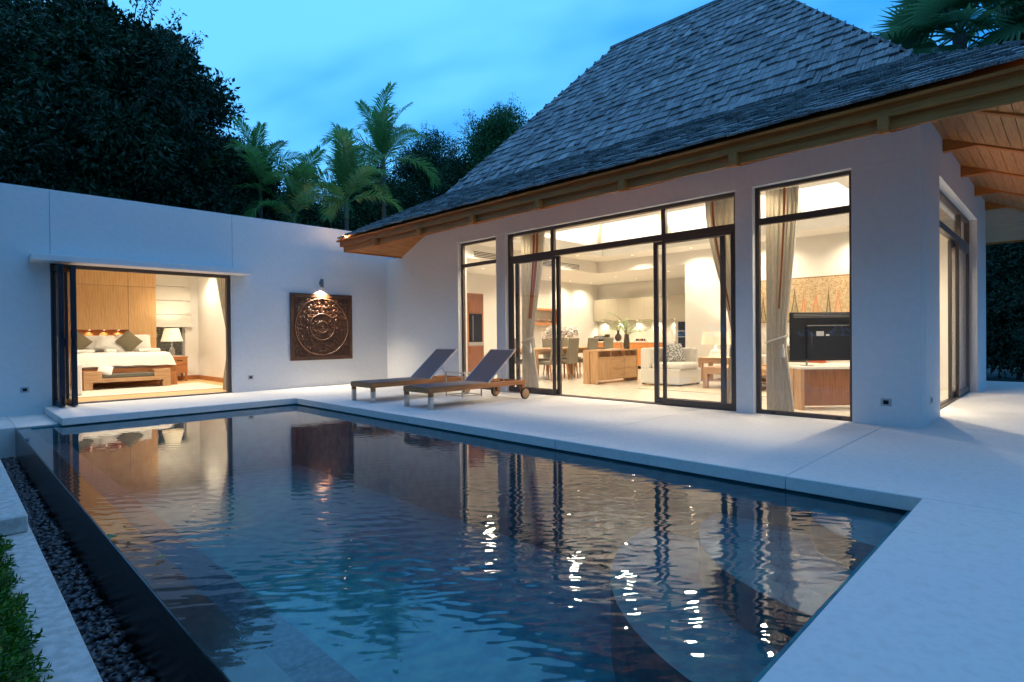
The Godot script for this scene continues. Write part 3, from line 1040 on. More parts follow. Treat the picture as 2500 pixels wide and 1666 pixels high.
func windows(p: Node3D) -> void:
	var zf := -0.13
	# narrow fixed window
	var w := holder("window", p)
	fbars(w, 2.79, 3.985, 3.12, [[2.60, 2.67]], [], zf)
	pane_z(w, 2.84, 3.935, 0.055, 2.60, zf)
	pane_z(w, 2.84, 3.935, 2.67, 3.07, zf)
	# wide sliding doors
	w = holder("sliding_doors", p)
	bx("jamb", Vector3(4.24, 0, zf - 0.06), Vector3(4.295, 3.12, zf + 0.04), M.bronze, w, 0.003)
	bx("jamb", Vector3(8.795, 0, zf - 0.06), Vector3(8.85, 3.12, zf + 0.04), M.bronze, w, 0.003)
	bx("head", Vector3(4.295, 3.065, zf - 0.06), Vector3(8.795, 3.12, zf + 0.04), M.bronze, w, 0.003)
	bx("transom", Vector3(4.295, 2.575, zf - 0.06), Vector3(8.795, 2.675, zf + 0.04), M.bronze, w, 0.004)
	for x in [5.38, 7.67]:
		bx("mullion", Vector3(x - 0.037, 2.675, zf - 0.05), Vector3(x + 0.037, 3.065, zf + 0.03), M.bronze, w, 0.003)
	for e in [[4.295, 5.343], [5.417, 7.633], [7.707, 8.795]]:
		pane_z(w, e[0], e[1], 2.675, 3.065, zf)
	for x in [4.6, 5.28, 5.52, 7.5, 7.85, 8.6]:
		bx("drain_cap", Vector3(x - 0.02, 2.655, zf + 0.04), Vector3(x + 0.02, 2.667, zf + 0.043), M.black, w)
	bx("track", Vector3(4.295, -0.02, zf - 0.08), Vector3(8.795, 0.016, zf + 0.04), M.bronze, w, 0.003)
	bx("track_lip", Vector3(4.295, 0.016, zf - 0.055), Vector3(8.795, 0.024, zf - 0.045), M.steel, w)
	sash(w, 4.295, 5.43, 0.016, 2.575, zf + 0.012, 0.06)
	sash(w, 4.37, 5.515, 0.024, 2.570, zf - 0.045, 0.085)
	sash(w, 7.645, 8.795, 0.016, 2.575, zf + 0.012, 0.055)
	sash(w, 7.46, 8.632, 0.024, 2.570, zf - 0.045, 0.075)
	# tall fixed window by the corner
	w = holder("window", p)
	fbars(w, 9.09, 10.29, 3.12, [[2.60, 2.69]], [], zf)
	pane_z(w, 9.14, 10.24, 0.055, 2.60, zf)
	pane_z(w, 9.14, 10.24, 2.69, 3.07, zf)
	for x in [9.32, 10.12]:
		bx("drain_cap", Vector3(x - 0.03, 0.018, zf + 0.031), Vector3(x + 0.03, 0.034, zf + 0.034), M.black, w)
	# sliding doors in the side wall
	w = holder("side_doors", p)
	var xf := 10.83
	for e in [[0.0, 3.14, -1.35, -1.30], [0.0, 3.14, -5.42, -5.37], [3.085, 3.14, -5.37, -1.35], [2.60, 2.70, -5.37, -1.35], [2.70, 3.085, -4.37, -4.31]]:
		bx("frame_bar", Vector3(xf - 0.05, e[0], e[2]), Vector3(xf + 0.04, e[1], e[3]), M.bronze, w, 0.003)
	bx("track", Vector3(xf - 0.08, -0.02, -5.37), Vector3(xf + 0.05, 0.016, -1.35), M.bronze, w, 0.003)
	bx("track_lip", Vector3(xf - 0.03, 0.016, -5.37), Vector3(xf - 0.02, 0.026, -1.35), M.steel, w)
	bx("pane", Vector3(xf - 0.004, 2.70, -4.31), Vector3(xf + 0.004, 3.085, -1.35), M.glass, w)
	bx("pane", Vector3(xf - 0.004, 2.70, -5.37), Vector3(xf + 0.004, 3.085, -4.37), M.glass, w)
	for s in [[-5.37, -4.05, xf + 0.015], [-5.30, -3.74, xf - 0.045]]:
		for e in [[0.02, 2.60, s[0], s[0] + 0.07], [0.02, 2.60, s[1] - 0.08, s[1]], [0.02, 0.11, s[0] + 0.07, s[1] - 0.08], [2.52, 2.60, s[0] + 0.07, s[1] - 0.08]]:
			bx("sash_bar", Vector3(s[2] - 0.022, e[0], e[2]), Vector3(s[2] + 0.022, e[1], e[3]), M.bronze, w, 0.003)
		bx("pane", Vector3(s[2] - 0.004, 0.11, s[0] + 0.07), Vector3(s[2] + 0.004, 2.52, s[1] - 0.08), M.glass, w)


func fbars(w: Node3D, x0: float, x1: float, h: float, rails: Array, mull: Array, zf: float) -> void:
	bx("jamb", Vector3(x0, 0, zf - 0.04), Vector3(x0 + 0.05, h, zf + 0.03), M.bronze, w, 0.003)
	bx("jamb", Vector3(x1 - 0.05, 0, zf - 0.04), Vector3(x1, h, zf + 0.03), M.bronze, w, 0.003)
	bx("head", Vector3(x0 + 0.05, h - 0.05, zf - 0.04), Vector3(x1 - 0.05, h, zf + 0.03), M.bronze, w, 0.003)
	bx("sill", Vector3(x0 + 0.05, 0, zf - 0.04), Vector3(x1 - 0.05, 0.055, zf + 0.03), M.bronze, w, 0.003)
	for r in rails:
		bx("transom", Vector3(x0 + 0.05, r[0], zf - 0.04), Vector3(x1 - 0.05, r[1], zf + 0.03), M.bronze, w, 0.003)


func pane_z(w: Node3D, x0: float, x1: float, y0: float, y1: float, z: float) -> void:
	var m := MB.new()
	m.q(Vector3(x0, y0, z), Vector3(x1, y0, z), Vector3(x1, y1, z), Vector3(x0, y1, z))
	part("pane", m, M.glass, w)


func sash(w: Node3D, x0: float, x1: float, y0: float, y1: float, z: float, st: float) -> void:
	bx("stile", Vector3(x0, y0, z - 0.022), Vector3(x0 + st, y1, z + 0.022), M.bronze, w, 0.004)
	bx("stile", Vector3(x1 - st, y0, z - 0.022), Vector3(x1, y1, z + 0.022), M.bronze, w, 0.004)
	bx("bottom_rail", Vector3(x0 + st, y0, z - 0.022), Vector3(x1 - st, y0 + 0.085, z + 0.022), M.bronze, w, 0.004)
	bx("top_rail", Vector3(x0 + st, y1 - 0.045, z - 0.022), Vector3(x1 - st, y1, z + 0.022), M.bronze, w, 0.004)
	pane_z(w, x0 + st, x1 - st, y0 + 0.085, y1 - 0.045, z)


# ---------------------------------------------------------------- roof
func build_roof() -> void:
	var roof := holder("roof", pav)
	var e := [Vector3(0.55, 3.28, 1.65), Vector3(12.65, 3.28, 1.65), Vector3(12.65, 3.28, -8.48), Vector3(0.55, 3.28, -8.48)]
	var b := [Vector3(2.25, 4.25, -0.1), Vector3(10.95, 4.25, -0.1), Vector3(10.95, 4.25, -6.73), Vector3(2.25, 4.25, -6.73)]
	var r := [Vector3(4.51, 7.88, -3.415), Vector3(7.85, 7.88, -3.415)]
	var faces := []
	for k in 4:
		faces.append([e[k], e[(k + 1) % 4], b[(k + 1) % 4], b[k], 0.148, true])
	faces.append([b[0], b[1], r[1], r[0], 0.213, false])
	faces.append([b[1], b[2], r[1], r[1], 0.213, false])
	faces.append([b[2], b[3], r[0], r[1], 0.213, false])
	faces.append([b[3], b[0], r[0], r[0], 0.213, false])
	var deck := MB.new()
	for f in faces:
		var nn: Vector3 = (f[2] - f[0]).cross(f[3] - f[1]).normalized() * 0.02
		deck.slab(f[0] - nn, f[1] - nn, f[2] - nn, f[3] - nn, 0.03)
	part("deck", deck, M.eave_x, roof)
	# shingles
	var meshes := []
	for k in 5:
		var m := MB.new()
		m.box(Vector3.ZERO, Vector3.ONE)
		for i in m.u.size():
			m.u[i] += Vector2(k * 0.37, k * 1.9)
		meshes.append(m.mesh())
	var list := []
	for f in faces:
		var dir: Vector3 = (f[1] - f[0]).normalized()
		var nn: Vector3 = (f[2] - f[0]).cross(f[3] - f[1]).normalized()
		var down := dir.cross(nn)
		var slope: float = absf((f[3] - f[0]).dot(down))
		var rows := int(ceil(slope / f[4]))
		for i in rows:
			var t: float = (i + 0.0) * f[4] / slope
			if t > 0.995:
				break
			var a: Vector3 = f[0].lerp(f[3], t)
			var c: Vector3 = f[1].lerp(f[2], t)
			var ln := (c - a).length()
			var s := -rng.randf_range(0.0, 0.08)
			var sag := rng.randf_range(-0.006, 0.006)
			while s < ln - 0.02:
				var wd := rng.randf_range(0.10, 0.205)
				var tm: float = minf(t + 0.55 * f[4] / slope, 1.0)
				var e0: float = (f[0].lerp(f[3], tm) - a).dot(dir)
				var e1: float = (f[1].lerp(f[2], tm) - a).dot(dir)
				var x0 := maxf(s, e0)
				var x1 := minf(s + wd, e1)
				var at_edge: bool = s < e0 + f[4] * 0.8 or s + wd > e1 - f[4] * 0.8
				s += wd
				if x1 - x0 < 0.02:
					continue
				var th := rng.randf_range(0.018, 0.030) * (1.1 if f[5] else 1.0)
				var len: float = minf(f[4] * (1.08 if at_edge else 1.7), slope - t * slope + 0.03)
				var lift := rng.randf_range(0.0, 0.008)
				var tilt := Basis(dir, -(th * 1.05 + lift) / len * 0.9)
				var yaw := Basis(nn, rng.randf_range(-0.014, 0.014))
				var bs := yaw * tilt * Basis(dir, nn, down)
				var o := a + dir * (x0 + x1) * 0.5 - down * (len * 0.5 - rng.randf_range(-0.010, 0.016) - sag) + nn * (th * 0.5 + th * 0.55 + lift * 0.5)
				var shade := rng.randf_range(0.62, 1.35)
				list.append([Transform3D(bs * Basis.from_scale(Vector3(x1 - x0 - 0.004, th, len)), o), rng.randi() % 5, rng.randi() % 5, Color(shade * 1.02, shade, shade * rng.randf_range(0.95, 1.04)), nn])
	var order := []
	for k in list.size():
		var o: Vector3 = list[k][0].origin
		var face: float = maxf((EYE - o).normalized().dot(list[k][4]), 0.0)
		var key := 0.0
		if in_frame(o) and face > 0.02:
			key = -(face + 0.12) / EYE.distance_squared_to(o)
		order.append([key, k])
	order.sort_custom(func(p, q): return p[0] < q[0])
	var single := {}
	var sh := roof
	for k in 300:
		var it: Array = list[order[k][1]]
		single[order[k][1]] = true
		part_of("shingle", meshes[it[1]], M["shingle_%d" % it[2]], sh, it[0])
	for k in 5:
		for mk in 5:
			var ts := []
			var cs := []
			for i in list.size():
				if not single.has(i) and list[i][2] == k and list[i][1] == mk:
					ts.append(list[i][0])
					cs.append(list[i][3])
			scatter("shingle_rows", meshes[mk], M["shingle_%d" % k], sh, ts, cs)
	var cap := MB.new()
	cap.span(r[0] + Vector3(-0.06, -0.03, -0.09), r[1] + Vector3(0.06, 0.05, 0.09), 0.02)
	part("ridge_cap", cap, M.shingle_2, roof)
	# eave boards, mitred at the corners
	eave_ring(pav, "fascia_board", [0.60, 12.60, 1.58, -8.41], 3.13, 3.275, 0.035)
	eave_ring(pav, "lower_fascia", [0.674, 12.526, 1.53, -8.36], 3.01, 3.135, 0.03)
	# boarded soffit, four sides
	for side in 4:
		var so := holder("soffit", pav)
		var k := 0
		while k < 13:
			var d0 := 0.03 + k * 0.118
			var d1 := d0 + 0.111
			var pts := []
			for dd in [d0, d1]:
				var xa: float = 0.674 + dd
				var xb: float = 12.526 - dd
				var za: float = 1.53 - dd
				var zb: float = -8.36 + dd
				var y: float = 3.045 + 0.42 * dd
				var cs := [Vector3(xa, y, za), Vector3(xb, y, za), Vector3(xb, y, zb), Vector3(xa, y, zb)]
				pts.append([cs[side], cs[(side + 1) % 4]])
			var lo := MB.new()
			lo.slab(pts[0][0], pts[0][1], pts[1][1], pts[1][0], 0.016)
			part("plank", lo, M.soffit_x if side % 2 == 0 else M.soffit_z, so)
			k += 1
		var back := MB.new()
		var y0 := 3.075
		var y1 := 3.075 + 0.42 * 1.6
		var o := [Vector3(0.674, y0, 1.53), Vector3(12.526, y0, 1.53), Vector3(12.526, y0, -8.36), Vector3(0.674, y0, -8.36)]
		var i2 := [Vector3(2.274, y1, -0.07), Vector3(10.926, y1, -0.07), Vector3(10.926, y1, -6.76), Vector3(2.274, y1, -6.76)]
		back.slab(o[side], o[(side + 1) % 4], i2[(side + 1) % 4], i2[side], 0.01)
		part("backing", back, M.dark_gap, so)
	# rafters along the front with blunt ends through the fascia
	for x in [2.08, 3.58, 5.08, 6.58, 8.05, 9.52, 10.95]:
		var m := profile_x([Vector2(-0.02, 3.465), Vector2(1.49, 2.995), Vector2(1.60, 2.975), Vector2(1.625, 3.0), Vector2(1.625, 3.12), Vector2(1.48, 3.125), Vector2(-0.02, 3.66)], x - 0.045, x + 0.045)
		part("rafter", m, M.eave_z, pav)
	for z in [0.05, -1.6, -3.3, -5.04, -6.73]:
		var m := profile_z([Vector2(10.97, 3.50), Vector2(11.35, 3.50), Vector2(12.54, 2.99), Vector2(12.56, 3.05), Vector2(10.97, 3.70)], z + 0.05, z - 0.05)
		part("rafter", m, M.eave_x, pav)
	for x in [2.3, 4.0, 5.7, 7.4, 9.1, 10.8]:
		var m := profile_x([Vector2(-6.81, 3.50), Vector2(-7.2, 3.50), Vector2(-8.37, 2.99), Vector2(-8.39, 3.05), Vector2(-6.81, 3.70)], x - 0.05, x + 0.05)
		part("rafter", m, M.eave_z, pav)


func eave_ring(parent: Node3D, called: String, r: Array, y0: float, y1: float, th: float) -> void:
	var o := [Vector3(r[0], 0, r[2]), Vector3(r[1], 0, r[2]), Vector3(r[1], 0, r[3]), Vector3(r[0], 0, r[3])]
	var i := [Vector3(r[0] + th, 0, r[2] - th), Vector3(r[1] - th, 0, r[2] - th), Vector3(r[1] - th, 0, r[3] + th), Vector3(r[0] + th, 0, r[3] + th)]
	for k in 4:
		var m := MB.new()
		var n := (k + 1) % 4
		m.prism(PackedVector2Array([Vector2(o[k].x, o[k].z), Vector2(o[n].x, o[n].z), Vector2(i[n].x, i[n].z), Vector2(i[k].x, i[k].z)]), y0, y1)
		part(called, m, M.eave_x if k % 2 == 0 else M.eave_z, parent)


# ---------------------------------------------------------------- kitchen and dining
func build_kitchen() -> void:
	var zk := -8.73
	var base := thing("kitchen_counter", "low kitchen run with pale worktop and orange timber fronts", "cabinet", Vector3(0.12, 0, zk))
	bx("carcass", Vector3(0.0, 0.09, 0.0), Vector3(3.34, 0.86, 0.60), M.cabinet, base)
	bx("plinth", Vector3(0.02, 0.0, 0.0), Vector3(3.32, 0.09, 0.55), M.black, base)
	bx("worktop", Vector3(0.0, 0.86, 0.0), Vector3(3.34, 0.90, 0.635), M.counter, base, 0.003)
	for k in 7:
		bx("door", Vector3(0.006 + k * 0.477, 0.10, 0.602), Vector3(0.474 + k * 0.477, 0.852, 0.622), M.orange_x, base, 0.002)
	bx("backsplash", Vector3(0.0, 0.90, 0.0), Vector3(3.34, 1.60, 0.012), M.splash, base)
	var up := thing("wall_cabinets", "row of beige wall cabinets above the kitchen worktop", "cabinet", Vector3(0.12, 1.60, zk))
	bx("carcass", Vector3(0.06, 0.0, 0.0), Vector3(3.34, 0.745, 0.33), M.cabinet, up)
	var js := [0.06, 0.135, 0.638, 1.096, 1.553, 2.073, 2.535, 2.995, 3.34]
	for k in js.size() - 1:
		if k == 5 or k == 6:
			bx("door", Vector3(js[k] + 0.002, 0.003, 0.332), Vector3(js[k + 1] - 0.002, 0.42, 0.35), M.cabinet, up, 0.002)
			bx("door", Vector3(js[k] + 0.002, 0.425, 0.332), Vector3(js[k + 1] - 0.002, 0.742, 0.35), M.cabinet, up, 0.002)
		else:
			bx("door", Vector3(js[k] + 0.002, 0.003, 0.332), Vector3(js[k + 1] - 0.002, 0.742, 0.35), M.cabinet, up, 0.002)
	for k in 5:
		var b := MB.new()
		b.lathe([Vector2(0.0, -0.006), Vector2(0.028, -0.006), Vector2(0.028, 0.0)], 12, Vector3(0.3 + k * 0.7, 0, 0.14))
		part("light_bulb", b, M.bulb, up)
		spot(up, Vector3(0.3 + k * 0.7, -0.012, 0.14), Vector3(0, -1, -0.12), 0.75, 62.0, 0.02)
	var ov := thing("oven_tower", "tall beige cabinet with dark glass ovens at the kitchen's end", "oven", Vector3(3.47, 0, zk))
	bx("carcass", Vector3(0.0, 0.0, 0.0), Vector3(0.75, 2.345, 0.58), M.cabinet, ov, 0.003)
	bx("top_door", Vector3(0.004, 1.55, 0.582), Vector3(0.746, 2.34, 0.60), M.cabinet, ov, 0.002)
	for y in [[0.62, 1.02], [1.05, 1.20], [1.23, 1.50]]:
		bx("oven_door", Vector3(0.10, y[0], 0.582), Vector3(0.70, y[1], 0.60), M.black, ov, 0.004)
	bx("low_door", Vector3(0.004, 0.10, 0.582), Vector3(0.746, 0.60, 0.60), M.cabinet, ov, 0.002)
	# things on the worktop
	var cm := thing("coffee_machine", "steel and black coffee machine at the left end of the worktop", "coffee machine", Vector3(0.50, 0.90, -8.38))
	bx("body", Vector3(-0.16, 0.06, -0.12), Vector3(0.16, 0.19, 0.10), M.brushed, cm, 0.01)
	bx("tray", Vector3(-0.16, 0.0, -0.12), Vector3(0.16, 0.06, 0.14), M.black, cm, 0.006)
	bx("grinder", Vector3(-0.28, 0.0, -0.10), Vector3(-0.18, 0.17, 0.05), M.black, cm, 0.01)
	bx("cup_rail", Vector3(0.18, 0.0, -0.10), Vector3(0.32, 0.24, 0.06), M.ceramic_dark, cm, 0.02)
	var tr := thing("spice_tray", "small dark tray of jars on the kitchen worktop", "tray", Vector3(2.1, 0.90, -8.36))
	bx("tray", Vector3(-0.2, 0, -0.08), Vector3(0.2, 0.02, 0.08), M.walnut_x, tr, 0.004)
	for k in 5:
		var jm := MB.new()
		jm.lathe([Vector2(0.0, 0.02), Vector2(0.028, 0.02), Vector2(0.03, 0.07), Vector2(0.02, 0.085), Vector2(0.0, 0.085)], 10, Vector3(-0.15 + k * 0.075, 0, 0.01 * (k % 2)))
		part("jar", jm, [M.ceramic_dark, M.ceramic, M.walnut_y][k % 3], tr)
	var fa := thing("kitchen_tap", "tall steel kitchen tap at the worktop", "tap", Vector3(2.95, 0.90, -8.45))
	var fm := MB.new()
	var fp := [Vector3.ZERO, Vector3(0, 0.24, 0)]
	for k in 9:
		fp.append(Vector3(0, 0.24 + sin(PI * k / 8.0) * 0.07, 0.07 - cos(PI * k / 8.0) * 0.07))
	fm.tube(fp, 0.011, 8)
	part("spout", fm, M.steel, fa)
	# display niche on the left wall
	var n := thing("wall_shelf", "orange timber framed display box hung on the dining wall", "shelf", Vector3(0.12, 1.45, -6.25))
	bx("rail", Vector3(0, 0.0, 0.0), Vector3(0.26, 0.065, 1.30), M.orange_z, n, 0.003)
	bx("rail", Vector3(0, 0.455, 0.0), Vector3(0.26, 0.52, 1.30), M.orange_z, n, 0.003)
	bx("end", Vector3(0, 0.065, 0.0), Vector3(0.26, 0.455, 0.07), M.orange_y, n, 0.003)
	bx("end", Vector3(0, 0.065, 1.23), Vector3(0.26, 0.455, 1.30), M.orange_y, n, 0.003)
	bx("back", Vector3(0, 0.065, 0.07), Vector3(0.015, 0.455, 1.23), M.splash, n)
	bx("divider", Vector3(0.015, 0.16, 0.07), Vector3(0.20, 0.17, 1.23), M.cabinet, n)
	for z in [0.3, 0.85]:
		var b := MB.new()
		b.lathe([Vector2(0.0, -0.004), Vector2(0.02, -0.004), Vector2(0.02, 0.0)], 10, Vector3(0.12, 0.158, z))
		part("light_bulb", b, M.bulb, n)
		spot(n, Vector3(0.12, 0.15, z), Vector3.DOWN, 0.10, 65.0, 0.02)
	# tall cabinet seen through the narrow window
	var c := thing("wine_cabinet", "tall reddish timber cabinet with a dark glass middle by the left wall", "cabinet", Vector3(0.12, 0, -3.14))
	bx("carcass", Vector3(0, 0, 0), Vector3(0.04, 2.33, 0.62), M.teak_y, c, 0.003)
	bx("lower_door", Vector3(0.04, 0.02, 0.03), Vector3(0.055, 0.83, 0.59), M.walnut_y, c, 0.003)
	bx("upper_door", Vector3(0.04, 1.76, 0.03), Vector3(0.055, 2.30, 0.59), M.walnut_y, c, 0.003)
	bx("glass_front", Vector3(0.04, 0.95, 0.06), Vector3(0.048, 1.75, 0.56), M.black, c, 0.002)
	bx("drawer_front", Vector3(0.04, 0.85, 0.03), Vector3(0.06, 0.94, 0.59), M.plate, c, 0.004)
	bx("handle", Vector3(0.048, 0.98, 0.42), Vector3(0.072, 1.70, 0.435), M.steel, c, 0.003)
	# dining table and chairs
	var t := thing("dining_table", "long pale timber dining table with slab legs", "table", Vector3(2.45, 0, -3.6))
	bx("tabletop", Vector3(-0.55, 0.725, -1.42), Vector3(0.55, 0.785, 1.42), M.oak_z, t, 0.005)
	bx("apron", Vector3(-0.45, 0.64, -1.25), Vector3(0.45, 0.725, 1.25), M.oak_z, t, 0.003)
	for e in [[-1, -1], [-1, 1], [1, -1], [1, 1]]:
		bx("leg", Vector3(e[0] * 0.49 - 0.05, 0, e[1] * 1.30 - 0.05), Vector3(e[0] * 0.49 + 0.05, 0.725, e[1] * 1.30 + 0.05), M.oak_y, t, 0.004)
	var ch := dining_chair()
	var first := true
	for z in [-2.76, -3.40, -4.22, -4.92]:
		if first:
			ch.position = Vector3(2.97, 0, z)
			ch.rotation.y = PI * 0.5
			first = false
		else:
			copy_of(ch, Vector3(2.97, 0, z), PI * 0.5 + 0.03 * sin(z * 9.0))
	for z in [-2.76, -3.45, -4.2, -4.9]:
		copy_of(ch, Vector3(1.93, 0, z), -PI * 0.5, "taupe high-backed chair on the wall side of the dining table").set_meta("group", "chairs along the wall side of the dining table")
	# white orchids on the table
	var o := thing("orchid_vase", "glass vase bursting with white orchids on the dining table", "flowers", Vector3(2.40, 0.785, -3.85))
	var vm := MB.new()
	vm.lathe([Vector2(0.0, 0.0), Vector2(0.07, 0.0), Vector2(0.085, 0.10), Vector2(0.10, 0.26), Vector2(0.095, 0.26), Vector2(0.08, 0.10), Vector2(0.065, 0.012), Vector2(0.0, 0.012)], 18)
	part("vase", vm, M.clear_glass, o)
	var st := MB.new()
	var fl := MB.new()
	for k in 16:
		var a := TAU * k / 16.0 + rng.randf()
		var reach := rng.randf_range(0.10, 0.42)
		var top := Vector3(cos(a) * reach, rng.randf_range(0.36, 0.56), sin(a) * reach)
		st.tube([Vector3(cos(a) * 0.03, 0.03, sin(a) * 0.03), Vector3(cos(a) * reach * 0.4, 0.33, sin(a) * reach * 0.4), top], 0.004, 4, false)
		for i in 26:
			var pos := top + Vector3(rng.randf_range(-0.1, 0.1), rng.randf_range(-0.12, 0.05), rng.randf_range(-0.1, 0.1))
			for pt in 5:
				var d := Vector3(rng.randf_range(-1, 1), rng.randf_range(-0.6, 1), rng.randf_range(-1, 1)).normalized()
				var s := d.cross(Vector3.UP).normalized() * 0.022
				fl.tri(pos, pos + d * 0.035 + s, pos + d * 0.06)
				fl.tri(pos, pos + d * 0.06, pos + d * 0.035 - s)
	part("stems", st, M.palm_stem, o)
	part("petals", fl, M.orchid, o, "stuff")
	# vase of branches on the worktop
	branch_vase("belly_vase", "round brown glazed vase with grey-green branches on the kitchen worktop", Vector3(1.28, 0.90, -8.28), [Vector2(0.0, 0.0), Vector2(0.06, 0.0), Vector2(0.115, 0.07), Vector2(0.12, 0.14), Vector2(0.09, 0.21), Vector2(0.045, 0.26), Vector2(0.04, 0.33), Vector2(0.048, 0.36), Vector2(0.036, 0.36)], M.ceramic_dark, 0.36, 0.62, 51)


func dining_chair() -> Node3D:
	var c := thing("dining_chair", "taupe high-backed dining chair on the room side of the table", "chair", Vector3.ZERO, 0.0, "chairs along the room side of the dining table")
	# faces -z: back at +z
	var s := MB.new()
	s.rbox(Vector3(0, 0.44, 0), Vector3(0.46, 0.10, 0.46), 0.03, 3)
	part("seat", s, M.taupe, c)
	var b := MB.new()
	b.xf = Transform3D(Basis(Vector3.RIGHT, 0.10), Vector3(0, 0.40, 0.215))
	b.rbox(Vector3(0, 0.32, 0), Vector3(0.42, 0.66, 0.06), 0.03, 3)
	part("backrest", b, M.taupe, c)
	for e in [[-0.19, -0.19, 0.0], [0.19, -0.19, 0.0], [-0.19, 0.20, 0.05], [0.19, 0.20, 0.05]]:
		var l := MB.new()
		l.tube([Vector3(e[0] * 1.04, 0.0, e[1] + e[2]), Vector3(e[0], 0.41, e[1])], [0.016, 0.027], 6)
		part("leg", l, M.teak_y, c)
	return c


func branch_vase(called: String, label: String, at: Vector3, prof: Array, m: Material, neck: float, spread: float, seed_: int) -> void:
	var o := thing(called, label, "vase", at)
	var v := MB.new()
	v.lathe(prof, 20)
	part("vase", v, m, o)
	var r := RandomNumberGenerator.new()
	r.seed = seed_
	var st := MB.new()
	var lf := MB.new()
	for k in 15:
		var a := r.randf() * TAU
		var reach := spread * r.randf_range(0.35, 1.0)
		var rise := spread * r.randf_range(0.15, 0.75)
		var pts := []
		for i in 7:
			var t := i / 6.0
			pts.append(Vector3(cos(a) * reach * t * t * 0.9 + cos(a) * 0.03, neck - 0.05 + rise * (1.7 * t - 0.75 * t * t), sin(a) * reach * t * t * 0.9 + sin(a) * 0.03))
		st.tube(pts, 0.0035, 4, false)
		for i in 34:
			var t := 0.22 + 0.78 * i / 33.0
			var p0: Vector3 = pts[int(t * 5.999)].lerp(pts[mini(int(t * 5.999) + 1, 6)], fmod(t * 5.999, 1.0))
			var d := Vector3(r.randf_range(-1, 1), r.randf_range(-0.4, 0.9), r.randf_range(-1, 1)).normalized()
			var s := d.cross(Vector3(r.randf_range(-1, 1), 1, r.randf_range(-1, 1))).normalized() * 0.016
			var e := p0 + d * r.randf_range(0.035, 0.06)
			lf.q(p0, p0.lerp(e, 0.5) + s, e, p0.lerp(e, 0.5) - s)
	part("branches", st, M.twig, o)
	part("leaves", lf, M.olive_leaf, o, "stuff")


